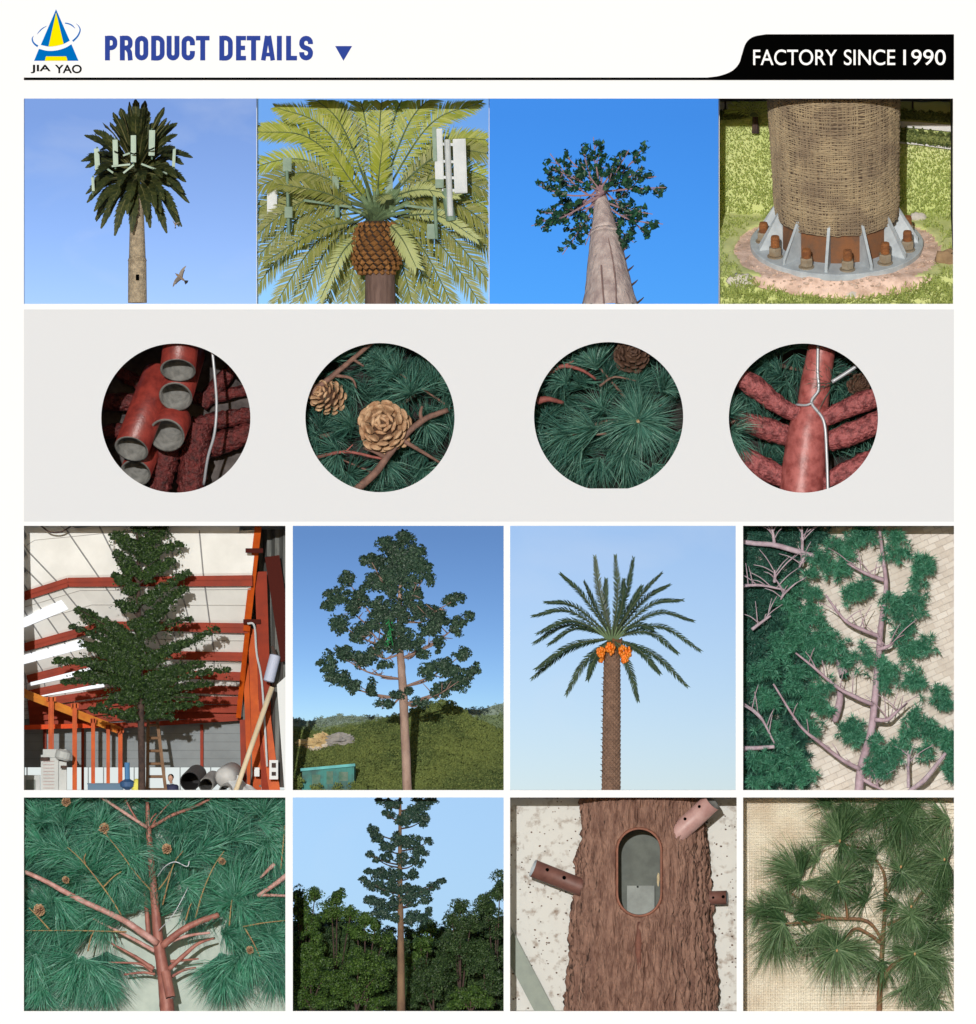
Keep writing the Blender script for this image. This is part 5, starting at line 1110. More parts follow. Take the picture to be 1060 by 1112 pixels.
# the pine
t = thing('pine_tree', 'tall imitation pine with clumped dark crown before wooded hills', 'tree', A(482, 1095, 40))
mb = MB(); P = curve([A(483, 1100, 40), A(466, 700, 40), A(452, 480, 40), A(456, 250, 40), A(470, 70, 40)], 40); tube(mb, P, [.050, .047, .036, .020, .008], 16, wob=.03)
part(mb, 'trunk', mat('tan_pine_bark', (.36, .25, .20), .9, (.24, .155, .12), 10, bump=.8, stretch=(1, 1, .4)), t, CL, True)
PL = [(475, 70, 42, 35), (400, 95, 42, 42), (445, 120, 40, 40), (515, 130, 45, 50), (340, 165, 55, 42), (430, 190, 75, 60), (545, 200, 45, 50), (490, 240, 50, 40), (240, 240, 30, 40), (350, 250, 60, 45), (575, 240, 20, 30), (200, 310, 58, 42), (290, 320, 50, 45), (420, 280, 45, 40), (165, 345, 32, 35), (210, 420, 45, 45), (285, 460, 45, 42), (370, 400, 60, 45), (440, 380, 50, 60),
      (530, 370, 55, 45), (590, 390, 50, 45), (655, 330, 38, 35), (690, 310, 28, 25), (735, 385, 28, 24), (680, 430, 42, 45), (590, 440, 40, 35), (500, 490, 50, 45), (400, 500, 55, 38), (350, 540, 45, 30), (540, 540, 35, 25), (605, 500, 22, 40), (160, 580, 45, 50), (230, 540, 45, 40), (300, 565, 55, 40), (385, 585, 40, 20), (195, 635, 60, 40), (270, 670, 35, 38), (340, 680, 22, 45), (390, 740, 45, 22), (440, 705, 30, 22),
      (490, 690, 18, 28), (565, 610, 40, 42), (620, 590, 50, 42), (700, 540, 38, 38), (745, 610, 38, 40), (680, 655, 55, 45), (610, 690, 42, 38), (540, 735, 38, 26), (660, 610, 50, 40), (440, 440, 60, 50), (370, 350, 55, 45), (500, 310, 50, 50), (330, 430, 45, 40), (560, 440, 50, 35), (450, 510, 50, 32), (260, 370, 35, 35), (620, 400, 35, 35), (480, 160, 60, 50), (410, 230, 50, 50)]
mcr = mat('clumped_pine_leaf', (.022, .055, .034), .5, (.009, .024, .016), 3, transl=.12, island=(.065, .12, .07)); mlimb = mat('pine_limb', (.24, .155, .125), .85)
for bx, by, tips in [(448, 640, [(230, 560), (340, 600)]), (450, 718, [(200, 640), (290, 670), (390, 742)]), (478, 670, [(620, 600), (700, 545)]), (478, 740, [(540, 730), (690, 650), (745, 610)]), (452, 540, [(350, 540), (520, 540)]), (455, 560, [(590, 480), (680, 430), (735, 385)]), (450, 500, [(330, 450), (210, 320), (240, 240)]), (448, 520, [(285, 460), (210, 420)]), (458, 380, [(520, 260), (560, 200)]), (456, 330, [(400, 290), (340, 170)]), (458, 400, [(590, 390), (660, 330)]), (466, 160, [(515, 130)]), (464, 190, [(400, 100)])]:
    mb = MB()
    for tx, ty in tips:
        b = A(bx, by, 40); e = A(tx, ty, 44 + rng.uniform(-16, 20)); P = curve([b, b * .45 + e * .55 + np.array([0, 0, -.05]), e], 12); tube(mb, P, [.013, .009, .004], 7)
        for k in range(5):
            q = P[4 + k]; tube(mb, [q, q + np.array([rng.uniform(-.12, .12), rng.uniform(-.1, .1), rng.uniform(-.04, .14)])], [.008, .003], 5)
    part(mb, 'branch', mlimb, t, CL, True)
mb = MB(); clumps(mb, A, PL, 36, .24, 3.4, 4.6, 34, 3.3, 2.5, grow=1.12); part(mb, 'crown', mcr, t, CL)
mb = MB()
for k in range(34):
    leaves(mb, [A(405 + rng.uniform(-12, 26), 400 + k * 3.2, 9 + rng.uniform(-2, 4))], .030, .020)
tube(mb, curve([A(408, 400, 10), A(415, 450, 10), A(425, 505, 10)], 8), .004, 4)
part(mb, 'leaf_spray', mat('bright_green_leaf', (.015, .22, .06), .5), t, CL)

# ================================================================== 8: date palm with orange fruit
A = Pan(548, 565, .2698, .2694); CL = (551.5, 801, 569, 860.5)
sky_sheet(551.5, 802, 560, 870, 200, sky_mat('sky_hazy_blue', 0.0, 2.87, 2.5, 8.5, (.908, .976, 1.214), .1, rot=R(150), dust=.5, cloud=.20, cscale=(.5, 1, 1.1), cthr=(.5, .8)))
t = thing('date_palm', 'slender date palm with scaly brown trunk and orange fruit clusters against hazy sky', 'palm tree', A(430, 1095, 60))
mb = MB(); z0, z1 = 1095, 520; rr = lambda zy: np.interp(zy, [520, 700, 1095], [30, 33, 36]) * .2698 / 100; xx = lambda zy: np.interp(zy, [520, 1095], [434, 430])
lathe(mb, [(i / 12, rr(z0 + (z1 - z0) * i / 12) * .90) for i in range(13)], A(430, z0, 60), A(434, z1, 60), 20, 1)
for row in range(62):
    zy = 1098 - row * 9.4
    for k in range(11):
        a = 2 * PI * (k + .5 * (row % 2)) / 11; nv = np.array([math.cos(a), -math.sin(a), .45]); p = A(xx(zy), zy, 60) + np.array([math.cos(a), -math.sin(a), 0]) * rr(zy) * .93
        scale(mb, p, nv, [0, 0, 1], .062, .056, .022, 0)
part(mb, 'trunk', [mat('palm_trunk_scale', (.21, .125, .085), .85, (.13, .075, .05), 14), mat('palm_trunk_gap', (.045, .024, .017), .9)], t, CL)
mb = MB()
for k in range(26): scale(mb, A(434 + rng.uniform(-34, 34), 500 + rng.uniform(-18, 40), 54), [rng.uniform(-.5, .5), -1, .2], [rng.uniform(-.4, .4), 0, 1], .06, .11, .03)
part(mb, 'leaf_base', mat('leaf_base', (.17, .075, .03), .8, (.08, .04, .02), 12), t, CL)
for k in range(17):
    zy = 640 + k * 25; mb = MB(); tube(mb, [A(xx(zy) - rr(zy) * 350, zy, 58), A(xx(zy) - rr(zy) * 350 - 11, zy - 5, 57)], [.007, .004], 6); part(mb, 'climbing_peg', M['bark_dark'], t, CL)
mdp = mat('date_frond', (.022, .048, .026), .5, (.012, .028, .018), 5, transl=.18, island=(.055, .095, .045)); mdr = mat('date_rachis', (.07, .09, .045), .6)
DT = [(365, 150, 20, 60), (447, 145, 0, 60), (520, 155, -15, 66), (632, 214, -30, 50), (662, 262, 10, 74), (716, 322, -18, 44), (760, 406, 20, 70), (697, 535, -35, 36), (787, 525, -8, 50), (735, 668, -14, 60), (625, 617, -30, 66), (537, 725, -30, 56), (335, 640, -25, 66), (250, 700, -20, 52), (113, 637, 0, 70), (128, 600, -22, 46), (122, 494, 14, 74), (135, 456, -10, 50), (116, 386, 0, 66), (165, 330, -20, 54), (228, 218, 10, 64), (322, 250, -25, 46), (552, 268, 14, 46), (410, 240, 30, 80), (480, 240, -24, 48), (180, 500, 20, 66), (600, 440, -30, 46)]
for tx, ty, d, _ in DT:
    b = A(434, 475, 58); e = A(tx, ty, 58 + d); v = e - b; L_ = np.linalg.norm(v)
    lift = .20 * abs(v[0]) * (1 if ty < 560 else .5)
    mid = b + v * .5 + np.array([0, 0, lift]) + (np.array([math.copysign(.04, v[0]), 0, .0]))
    up = np.array([-.25 * np.sign(v[0]), -.75, .7]) if abs(v[0]) > .25 * abs(v[2]) else np.array([.0, -1, .15])
    mb = MB(); frond(mb, [b, mid, e], 46, .088, .013, 40, up, (.012, .004), 0, 1, start=.10, tipk=.55, vee=.25, droop=.15, jit=.06)
    part(mb, 'frond', [mdp, mdr], t, CL)
for k in range(9):
    mb = MB(); tube(mb, curve([A(434, 500, 58), A(434 + (k - 4) * 8, 470, 52), A(434 + (k - 4) * 20, 430, 50)], 6), [.014, .008], 6); part(mb, 'petiole', bpy.data.materials['pale_petiole'], t, CL)
mor = mat('orange_fruit', (.80, .16, .01), .45, (.62, .22, .02), 20)
for zx, zy, d, r in [(390, 535, 45, .06), (386, 556, 50, .045), (427, 518, 46, .065), (478, 528, 45, .055), (497, 534, 48, .055), (484, 558, 46, .05)]:
    mb = MB(); tube(mb, [A(434, 480, 56), A(zx, zy - 12, d)], [.010, .006], 5, 1)
    for k in range(34):
        u = rdir(1)[0] * r * rng.uniform(.3, 1) ** .5 * np.array([.8, .8, 1]); blob(mb, A(zx, zy, d) + u, (.017, .017, .021), 6, 5, 0, 1)
    part(mb, 'fruit_cluster', [mor, mdr], t, CL, True)

# ================================================================== 9: boughs laid out on paving
A = Pan(801, 565, .2697, .2694); CL = (804.5, 1038, 569, 860.5)
def pavers(name, x0, x1, y0, y1, d, m, mj, bw, bh, rot, loc):
    mb = MB(); pbox(mb, x0, x1, y0, y1, d, d + 3, 1); c, s = math.cos(rot), math.sin(rot); cx, cy = (x0 + x1) / 2, (y0 + y1) / 2; R_ = 200
    for r in range(int(-R_ / bh), int(R_ / bh)):
        for q in range(int(-R_ / bw), int(R_ / bw)):
            u = (q + .5 * (r % 2)) * bw; v = r * bh; x = cx + c * u - s * v; y = cy + s * u + c * v
            if x0 - 5 < x < x1 + 5 and y0 - 5 < y < y1 + 5:
                box(mb, W(x, y, d - .6 + rng.uniform(-.3, .3)), (bw * .0093, .02, bh * .0093), 0, [[c, 0, s], [0, 1, 0], [-s, 0, c]])
    struct(mb, name, [m, mj], loc, CL)
pavers('paving', 804, 1039, 568, 861, 62, mat('tan_paver', (.58, .53, .47), .9, (.47, .42, .37), 4, ndet=9, bump=.6, bscale=30, island=(.63, .59, .54)), mat('paver_joint', (.50, .45, .40), .95), 12.5, 6.6, R(-24), W(920, 860, 62))
mlil = mat('lilac_brown_bark', (.44, .33, .38), .7, (.30, .205, .24), 12, bump=.5); mlil2 = mat('pale_lilac_bark', (.45, .365, .41), .7, (.32, .24, .28), 12, bump=.5)
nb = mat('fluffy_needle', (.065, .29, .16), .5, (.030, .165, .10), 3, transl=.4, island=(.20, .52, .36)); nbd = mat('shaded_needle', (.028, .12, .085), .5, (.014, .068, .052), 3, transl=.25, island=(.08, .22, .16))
def puff(mb, A, zx, zy, d, s, n=9):
    n += 5
    for k in range(n):
        p = A(zx + rng.normal() * s * .48, zy + rng.normal() * s * .48, d + rng.normal() * 3.0); ax = nrm(np.array([rng.normal() * .6, -1, rng.normal() * .6])); tuft(mb, p, ax, 34, .085, 92, .0075, .05)
def layout(label, stem, r, sides, puffs, m, nm, group, s=36, nn=9):
    t = thing('pine_branch', label, 'pine branch', A(*stem[0]), group)
    mb = MB(); tube(mb, curve([A(*p) for p in stem], 40), r, 12, wob=.03); part(mb, 'stem', m, t, CL, True)
    for sd in sides:
        mb = MB(); tube(mb, curve([A(*p) for p in sd], 20), [max(.02, r[0] * .50), max(.016, r[0] * .4), .010], 8, wob=.05)
        P = curve([A(*p) for p in sd], 12)
        for k in range(6):
            tw_ = np.array([rng.uniform(-.28, .28), rng.uniform(-.08, -.02), rng.uniform(.06, .28)]); q = P[3 + k + (k > 2)]; tube(mb, curve([q, q + tw_ * .5 + np.array([0, -.02, .02]), q + tw_], 8), [.007, .0055, .0035], 5)
        part(mb, 'side_branch', m, t, CL, True)
    for zx, zy, d in puffs:
        mb = MB(); puff(mb, A, zx, zy, d, s, nn); part(mb, 'needle_puff', nm, t, CL)
layout('long upright pine branch with lilac brown stem and fluffy green puffs on the paving', [(490, 1100, 34), (500, 1000, 34), (540, 850, 32), (555, 720, 32), (572, 520, 34), (580, 420, 34), (600, 270, 36), (588, 150, 38), (572, 20, 40)], (.050, .043, .038, .031, .024, .015),
       [[(592, 242, 36), (520, 215, 32), (440, 172, 30)], [(572, 468, 32), (500, 440, 26), (430, 400, 24), (355, 300, 22)], [(548, 745, 30), (470, 710, 24), (400, 672, 22), (310, 595, 20), (235, 535, 22)], [(495, 1005, 30), (420, 965, 24), (330, 895, 20), (250, 825, 20), (145, 660, 22)], [(555, 805, 28), (605, 805, 24), (640, 775, 24), (685, 738, 28)], [(568, 522, 32), (605, 510, 30), (632, 492, 32)], [(500, 1040, 34), (540, 1065, 32), (590, 1090, 34)]],
       [(490, 70, 34), (520, 50, 40), (640, 80, 34), (650, 130, 36), (745, 190, 34), (770, 165, 38), (735, 235, 36), (620, 320, 30), (690, 310, 34), (720, 350, 34), (650, 360, 34), (690, 420, 36), (665, 460, 34), (715, 520, 34), (755, 500, 38), (690, 535, 38), (520, 540, 30), (575, 585, 28), (610, 620, 28), (590, 650, 32), (700, 635, 34), (730, 660, 36), (810, 700, 38), (830, 730, 40), (720, 800, 34), (770, 830, 36), (820, 870, 38), (760, 920, 36), (690, 860, 36), (570, 900, 28), (610, 960, 28), (550, 980, 28), (640, 920, 32), (580, 1020, 30), (465, 830, 34), (440, 850, 36), (480, 870, 36), (440, 580, 38)],
       mlil, nb, 'pine branches laid on the paving', 42, 13)
layout('left hand pine branch whose pale twigs reach in from the left over fluffy green puffs', [(-10, 920, 30), (60, 920, 28), (150, 914, 26)], (.028, .025, .02), [[(20, 740, 30), (90, 790, 26), (150, 900, 26)], [(-10, 268, 30), (90, 262, 26), (195, 282, 24)], [(195, 282, 24), (185, 300, 22), (175, 320, 24)], [(60, 440, 30), (100, 410, 26), (135, 385, 24)]],
       [(x + rng.uniform(-18, 18), y + rng.uniform(-18, 18), rng.uniform(22, 38)) for x, y in [(280, 230), (340, 130), (390, 110), (430, 210), (500, 270), (360, 190), (470, 300), (300, 290), (240, 250), (180, 350), (220, 390), (280, 360), (330, 390), (150, 470), (200, 500), (260, 450), (320, 480), (380, 480), (420, 520), (350, 540), (300, 520), (60, 600), (110, 590), (170, 560), (80, 690), (140, 720), (220, 680), (280, 620), (300, 700), (350, 770), (260, 780), (300, 830), (110, 830), (170, 850), (60, 960), (120, 980), (200, 950), (250, 980), (180, 1040), (280, 1040), (100, 1060), (210, 880), (340, 660), (240, 620), (450, 150), (520, 290)]], mlil2, nb, 'pine branches laid on the paving', 42, 12)
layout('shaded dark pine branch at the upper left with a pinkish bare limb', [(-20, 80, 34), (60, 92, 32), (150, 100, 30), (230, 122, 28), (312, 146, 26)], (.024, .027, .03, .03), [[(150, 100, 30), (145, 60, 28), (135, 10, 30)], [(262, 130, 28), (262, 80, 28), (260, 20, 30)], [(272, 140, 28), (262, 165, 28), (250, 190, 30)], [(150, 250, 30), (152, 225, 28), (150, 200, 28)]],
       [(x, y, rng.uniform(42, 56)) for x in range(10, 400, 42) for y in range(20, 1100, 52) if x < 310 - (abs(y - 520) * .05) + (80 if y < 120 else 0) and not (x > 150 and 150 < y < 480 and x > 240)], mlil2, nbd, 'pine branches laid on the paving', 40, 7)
layout('short pine branch entering at the lower right corner of the paving', [(690, 1095, 30), (740, 1060, 28), (770, 1030, 26), (840, 940, 30)], (.022, .03, .02), [[(690, 1080, 30), (690, 1000, 32), (690, 920, 36)]], [(850, 1000, 30), (880, 1040, 32), (870, 960, 34), (840, 900, 32), (880, 880, 36)], mlil2, nb, 'pine branches laid on the paving', 34)
mb = MB(); tube(mb, curve([A(410, 690, 40), A(415, 720, 38), A(400, 790, 40), A(392, 812, 42)], 10), [.03, .042, .03], 10); solo(mb, 'stump', mlil, 'short lilac brown stub of a trunk lying between the fluffy branches', 'stump', A(400, 790, 40), clip=CL, smooth=True)
mb = MB(); hollow(mb, A(415, 560, 50), A(430, 630, 36), .05, .01, 16); solo(mb, 'pipe_stub', [mlil2, mblk], 'short lilac pipe stub with a dark mouth between the fluffy branches', 'pipe', A(430, 630, 36), clip=CL)

# ================================================================== 10: red stemmed pine bough, close
A = Pan(20, 860, .2792, .2794); CL = (23, 312, 863.5, 1101)
mb = MB(); n = 40; V = []
for j in range(n + 1):
    for i in range(n + 1):
        x = 20 + 292 * i / n; y = 863 + 240 * j / n; V.append(W(x, y, 64 + 1.2 * noise.noise(Vector((x / 12, y / 12, 0)))))
mb.add(np.array(V), np.array([(j * (n + 1) + i, (j + 1) * (n + 1) + i, (j + 1) * (n + 1) + i + 1, j * (n + 1) + i + 1) for j in range(n) for i in range(n)])); struct(mb, 'floor', mat('pale_grey_green_floor', (.44, .50, .45), .85, (.36, .42, .38), 5, bump=.3), W(168, 1100, 72), CL, True)
mbr = mat('red_brown_bark', (.36, .145, .11), .55, (.22, .075, .06), 12, bump=.6, stretch=(1, 1, .5)); mbr2 = mat('pinkish_bark', (.54, .32, .29), .55, (.36, .16, .13), 12, bump=.6); mtan = mat('tan_shoot', (.33, .25, .10), .7, (.28, .14, .07), 12)
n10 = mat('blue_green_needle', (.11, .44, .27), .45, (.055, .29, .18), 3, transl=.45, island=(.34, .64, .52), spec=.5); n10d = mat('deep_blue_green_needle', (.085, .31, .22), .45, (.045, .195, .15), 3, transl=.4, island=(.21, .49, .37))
t = thing('pine_bough', 'big pine bough with red brown trunk and limbs spread over blue green needles', 'pine bough', A(580, 870, 22))
mb = MB(); tube(mb, curve([A(582, 900, 16), A(568, 740, 20), A(545, 590, 22), A(525, 380, 26), A(505, 150, 28), A(500, 40, 30)], 36), [.084, .074, .058, .042, .030, .018], 14, wob=.03); part(mb, 'trunk', mbr, t, CL, True)
mb = MB(); hollow(mb, A(572, 700, 16), A(592, 800, 8), .055, .010, 18); part(mb, 'pipe_socket', [mbr, M['inner']], t)
mb = MB(); tube(mb, curve([A(505, 560, 36), A(495, 430, 38), A(480, 200, 40)], 14), [.028, .024, .014], 8, wob=.04); part(mb, 'rear_stem', mbr, t, CL, True)
for pts, r, m in [([(540, 590, 16), (470, 540, 12), (400, 495, 10), (230, 415, 10), (100, 345, 12), (10, 305, 14)], (.065, .06, .05, .045, .035), 1), ([(560, 600, 16), (620, 550, 12), (690, 510, 12), (780, 478, 14)], (.065, .06, .05), 0), ([(500, 140, 22), (440, 100, 18), (310, 15, 18)], (.034, .03, .025), 1), ([(515, 138, 22), (600, 90, 18), (680, 60, 18), (780, 10, 20)], (.03, .028, .022), 0), ([(530, 620, 22), (440, 570, 20), (290, 495, 22)], (.04, .03, .016), 1), ([(525, 690, 24), (450, 640, 24), (350, 585, 26)], (.045, .03, .014), 0),
                  ([(520, 700, 26), (470, 670, 26), (350, 664, 28)], (.03, .024, .012), 0), ([(530, 710, 28), (480, 704, 28), (410, 712, 30)], (.026, .018), 0), ([(585, 690, 20), (650, 630, 18), (700, 590, 18), (760, 570, 20)], (.045, .04, .03, .016), 0), ([(590, 660, 22), (650, 655, 22), (700, 650, 24)], (.03, .022, .014), 0), ([(595, 720, 24), (640, 695, 24), (690, 685, 26)], (.028, .02), 0), ([(570, 590, 18), (660, 560, 16), (745, 548, 18)], (.032, .028, .022), 1), ([(460, 110, 22), (430, 60, 22), (410, 15, 24)], (.018, .012), 0), ([(520, 130, 24), (545, 90, 22), (600, 30, 24)], (.018, .010), 0), ([(510, 120, 24), (520, 100, 24), (535, 85, 26)], (.018, .010), 0)]:
    mb = MB(); tube(mb, curve([A(*p) for p in pts], 24), np.array(r) * .62, 10, wob=.05); part(mb, 'limb', mbr2 if m else mbr, t, CL, True)
for pts in [[(400, 480, 12), (350, 400, 8), (290, 320, 6), (240, 260, 6), (190, 215, 8)], [(515, 385, 20), (450, 310, 12), (400, 240, 8), (320, 140, 8)], [(545, 380, 20), (575, 340, 14), (590, 310, 12)], [(650, 500, 12), (665, 450, 8), (675, 430, 8)], [(688, 490, 12), (720, 380, 8), (760, 290, 6), (800, 230, 8)], [(420, 545, 16), (240, 540, 14), (20, 540, 16)], [(270, 620, 14), (280, 570, 10), (295, 540, 10)], [(120, 535, 12), (70, 480, 8), (40, 450, 8)], [(870, 525, 12), (950, 510, 8), (1040, 500, 10)], [(880, 530, 12), (910, 580, 8), (940, 640, 8)], [(560, 440, 20), (600, 290, 14), (640, 230, 14)], [(820, 520, 12), (825, 460, 10), (830, 420, 12)], [(1020, 300, 12), (1030, 200, 10), (1035, 130, 12)], [(260, 280, 8), (255, 260, 6), (262, 240, 6)], [(330, 370, 10), (370, 330, 8), (400, 310, 8)]]:
    mb = MB(); tube(mb, curve([A(*p) for p in pts], 16), [.010, .007, .005], 6, wob=.06); part(mb, 'shoot', mtan, t, CL, True)
mb = MB(); tube(mb, curve([A(1050, 320, 12), A(990, 365, 10), A(930, 405, 12)], 12), [.032, .026, .02], 10, wob=.05); tube(mb, curve([A(930, 402, 12), A(980, 402, 12), A(1050, 405, 14)], 8), [.018, .016], 6); tube(mb, curve([A(940, 335, 14), A(970, 305, 12), A(995, 282, 14)], 8), [.012, .026], 8); part(mb, 'limb', mbr2, t, CL, True)
T10 = []
for k in range(132):
    x, y = (k % 12 + rng.uniform(0, 1)) * 90 - 10, (k // 12 + rng.uniform(0, 1)) * 82 - 10
    if 400 < x < 720 and y > 480 + abs(x - 560) * .15: continue
    if 380 < x < 900 and y > 690: continue
    if len(T10) < 98: T10.append((x, y))
for x, y in T10:
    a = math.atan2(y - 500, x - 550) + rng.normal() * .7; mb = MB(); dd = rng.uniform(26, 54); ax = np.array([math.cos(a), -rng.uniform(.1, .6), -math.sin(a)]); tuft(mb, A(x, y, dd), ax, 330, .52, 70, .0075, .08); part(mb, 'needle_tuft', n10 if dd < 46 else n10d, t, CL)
for x, y, a, l, n in [(250, 650, 100, .50, 130), (270, 660, 60, .46, 110), (220, 640, 150, .46, 110), (380, 330, 60, .42, 100), (200, 240, 200, .46, 120), (300, 160, -30, .46, 130), (100, 210, 190, .46, 120), (60, 640, 120, .5, 120), (840, 420, -80, .5, 130), (830, 430, 190, .46, 110), (860, 440, 40, .46, 120), (700, 240, -20, .46, 120), (640, 360, 20, .42, 100), (900, 620, 60, .5, 130), (860, 640, 120, .46, 110), (980, 560, 10, .44, 110), (800, 720, 80, .46, 110), (420, 240, 30, .4, 90), (150, 420, 40, .44, 110), (940, 120, 10, .46, 110), (90, 760, 90, .46, 110), (340, 740, 90, .40, 90)]:
    mb = MB(); tuft(mb, A(x, y, 20), np.array([math.cos(R(a)), -.45, -math.sin(R(a))]), int(n * 1.7), l, 52, .0080, .06); part(mb, 'needle_tuft', n10, t, CL)
for zx, zy, r, l in [(185, 38, .055, 'small tan cone at the top left of the red stemmed bough'), (333, 142, .062, 'small tan cone on the shoot below the upper left limb'), (577, 222, .058, 'small tan cone just right of the red trunk'), (80, 460, .068, 'largest tan cone, at the far left above the lower needles'), (184, 342, .042, 'small brownish cone over the long left limb'), (792, 270, .042, 'small tan cone at the tip of the right hand shoot'), (900, 615, .045, 'small tan cone among the needles at lower right')]:
    pine_cone(A(zx, zy, 8), (rng.uniform(-.4, .4), -.8, .5), r * .82, r * 1.5, l, 6)
mb = MB(); tube(mb, curve([A(545, 540, 10), A(600, 480, 6), A(640, 410, 6), A(660, 370, 8)], 20), .005, 6); tube(mb, curve([A(540, 330, 14), A(570, 290, 8), (A(610, 272, 6)), A(655, 290, 6), A(665, 268, 6)], 20), .007, 6); solo(mb, 'wire', M['wire'], 'loose pale wire curling to the right of the red trunk', 'wire', A(545, 540, 10), clip=CL, smooth=True)

# ================================================================== 11: imitation pine above a grove
A = Pan(312, 860, .2264, .2264); CL = (315, 549.5, 863.5, 1101)
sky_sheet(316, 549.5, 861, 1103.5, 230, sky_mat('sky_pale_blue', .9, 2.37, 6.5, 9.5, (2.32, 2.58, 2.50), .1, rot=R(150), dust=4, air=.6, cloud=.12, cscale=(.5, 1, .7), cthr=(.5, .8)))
gx, gz = hill('hill', [(0, 640), (200, 610), (350, 680), (520, 730), (700, 720), (800, 670), (1060, 600)], 1101, 120, 190, mat('grove_floor', (.035, .055, .018), .95, (.02, .035, .012), 4), 1.5)
woods(gx, gz, 1101, 120, 190, 1500, .028, mat('grove_backdrop', (.028, .065, .016), .8, (.012, .030, .010), 1.6, transl=.15, island=(.075, .13, .035)))
GV = 'leafy trees of the grove behind the slim pine'
mg1 = mat('grove_leaf', (.034, .082, .014), .5, (.012, .034, .008), 1.6, transl=.22, island=(.11, .20, .035), thr=(.4, .6)); mg2 = mat('deep_grove_leaf', (.024, .058, .017), .5, (.010, .028, .010), 2.2, transl=.2, island=(.075, .13, .04))
for lobes, d, m, l, tx in [([(60, 560, 70, 90), (40, 500, 40, 45), (130, 500, 50, 45), (90, 640, 80, 70)], 110, mg1, 'bright green tree at the far left of the grove', 70), ([(235, 510, 55, 60), (210, 590, 90, 60), (300, 600, 60, 50)], 130, mg1, 'tree with a rounded top second from the left of the grove', 230), ([(370, 620, 60, 50), (330, 680, 80, 60), (420, 650, 50, 45), (460, 720, 60, 60)], 105, mg1, 'light green tree reaching up to the pine trunk from the left', 370),
                       ([(110, 780, 120, 110), (60, 900, 90, 120), (180, 900, 110, 100)], 80, mg1, 'broad leafy tree in the lower left of the grove', 110), ([(340, 830, 110, 90), (300, 940, 120, 90), (420, 900, 80, 110)], 72, mg1, 'wide dense tree left of the pine foot', 330), ([(640, 730, 70, 80), (690, 660, 50, 50), (600, 820, 60, 80)], 120, mg1, 'lighter tree just right of the pine trunk', 640),
                       ([(830, 560, 60, 55), (790, 620, 50, 60), (880, 640, 90, 80), (820, 740, 110, 90)], 100, mg2, 'dark domed tree in the right half of the grove', 830), ([(960, 560, 80, 80), (1020, 470, 45, 90), (1000, 650, 80, 80)], 125, mg2, 'tallest dark tree at the right edge of the grove', 1000), ([(940, 800, 120, 110), (1000, 900, 80, 100)], 85, mg2, 'broad dark tree low at the right of the grove', 950), ([(700, 900, 120, 130), (620, 960, 60, 90)], 88, mg2, 'very dark leafy tree right of the pine foot', 700),
                       ([(880, 990, 110, 60), (960, 1010, 80, 50), (800, 1020, 60, 40)], 50, mg1, 'bright low shrub in the lower right corner of the grove', 880), ([(60, 1010, 80, 60), (200, 1020, 90, 50)], 52, mg1, 'low shrub in the lower left corner of the grove', 120), ([(430, 1010, 70, 50)], 48, mg1, 'small bright shrub beside the pine foot on the left', 430),
                       ([(300, 700, 100, 90), (140, 720, 100, 90), (440, 780, 90, 140), (60, 850, 90, 90), (220, 800, 100, 80), (330, 850, 100, 90), (440, 880, 100, 90), (100, 960, 100, 90), (250, 970, 100, 90), (380, 960, 140, 100), (480, 710, 60, 60), (530, 790, 70, 80), (520, 930, 70, 120)], 165, mg2, 'shaded tree filling the back of the grove left of the pine trunk', 300), ([(620, 800, 80, 120), (590, 700, 55, 60), (660, 650, 55, 45), (740, 690, 60, 60), (760, 740, 80, 90), (650, 880, 100, 100), (760, 860, 100, 90), (870, 820, 100, 90), (980, 830, 90, 100), (650, 990, 100, 80), (780, 980, 110, 90), (920, 950, 110, 90), (900, 700, 100, 80)], 165, mg2, 'shaded tree filling the back of the grove right of the pine trunk', 740)]:
    t = thing('grove_tree' if 'tree' in l else 'shrub', l, 'tree' if 'tree' in l else 'shrub', A(tx, 1060, d), GV)
    mb = MB()
    for zx, zy, rx, ry in lobes: tube(mb, curve([A(tx, 1062, d), A((tx + zx) / 2, (1000 + zy) / 2, d), A(zx, zy, d)], 10), [.012, .006], 6)
    part(mb, 'trunk', M['bark_dark'], t, CL, True)
    mb = MB(); clumps(mb, A, lobes, d, .30, 2.0, 6.8, 95, 2.5, 1.7, grow=1.10)
    for zx, zy, rx, ry in lobes: blob(mb, A(zx, zy + ry * .1, d + 14), (rx * .0012, .12, ry * .0012), 14, 10, .35, 2.2, seed=zx)
    part(mb, 'crown', m, t, CL)
t = thing('pine_tree', 'slim imitation pine on a long bare trunk rising out of a green grove', 'tree', A(545, 1060, 34))
mb = MB(); tube(mb, curve([A(546, 1065, 34), A(544, 700, 34), A(540, 400, 34), A(541, 0, 34)], 36), [.047, .036, .026, .014], 14, wob=.03); part(mb, 'trunk', mat('brown_pine_bark', (.21, .13, .075), .9, (.12, .07, .045), 10, bump=.8, stretch=(1, 1, .4)), t, CL, True)
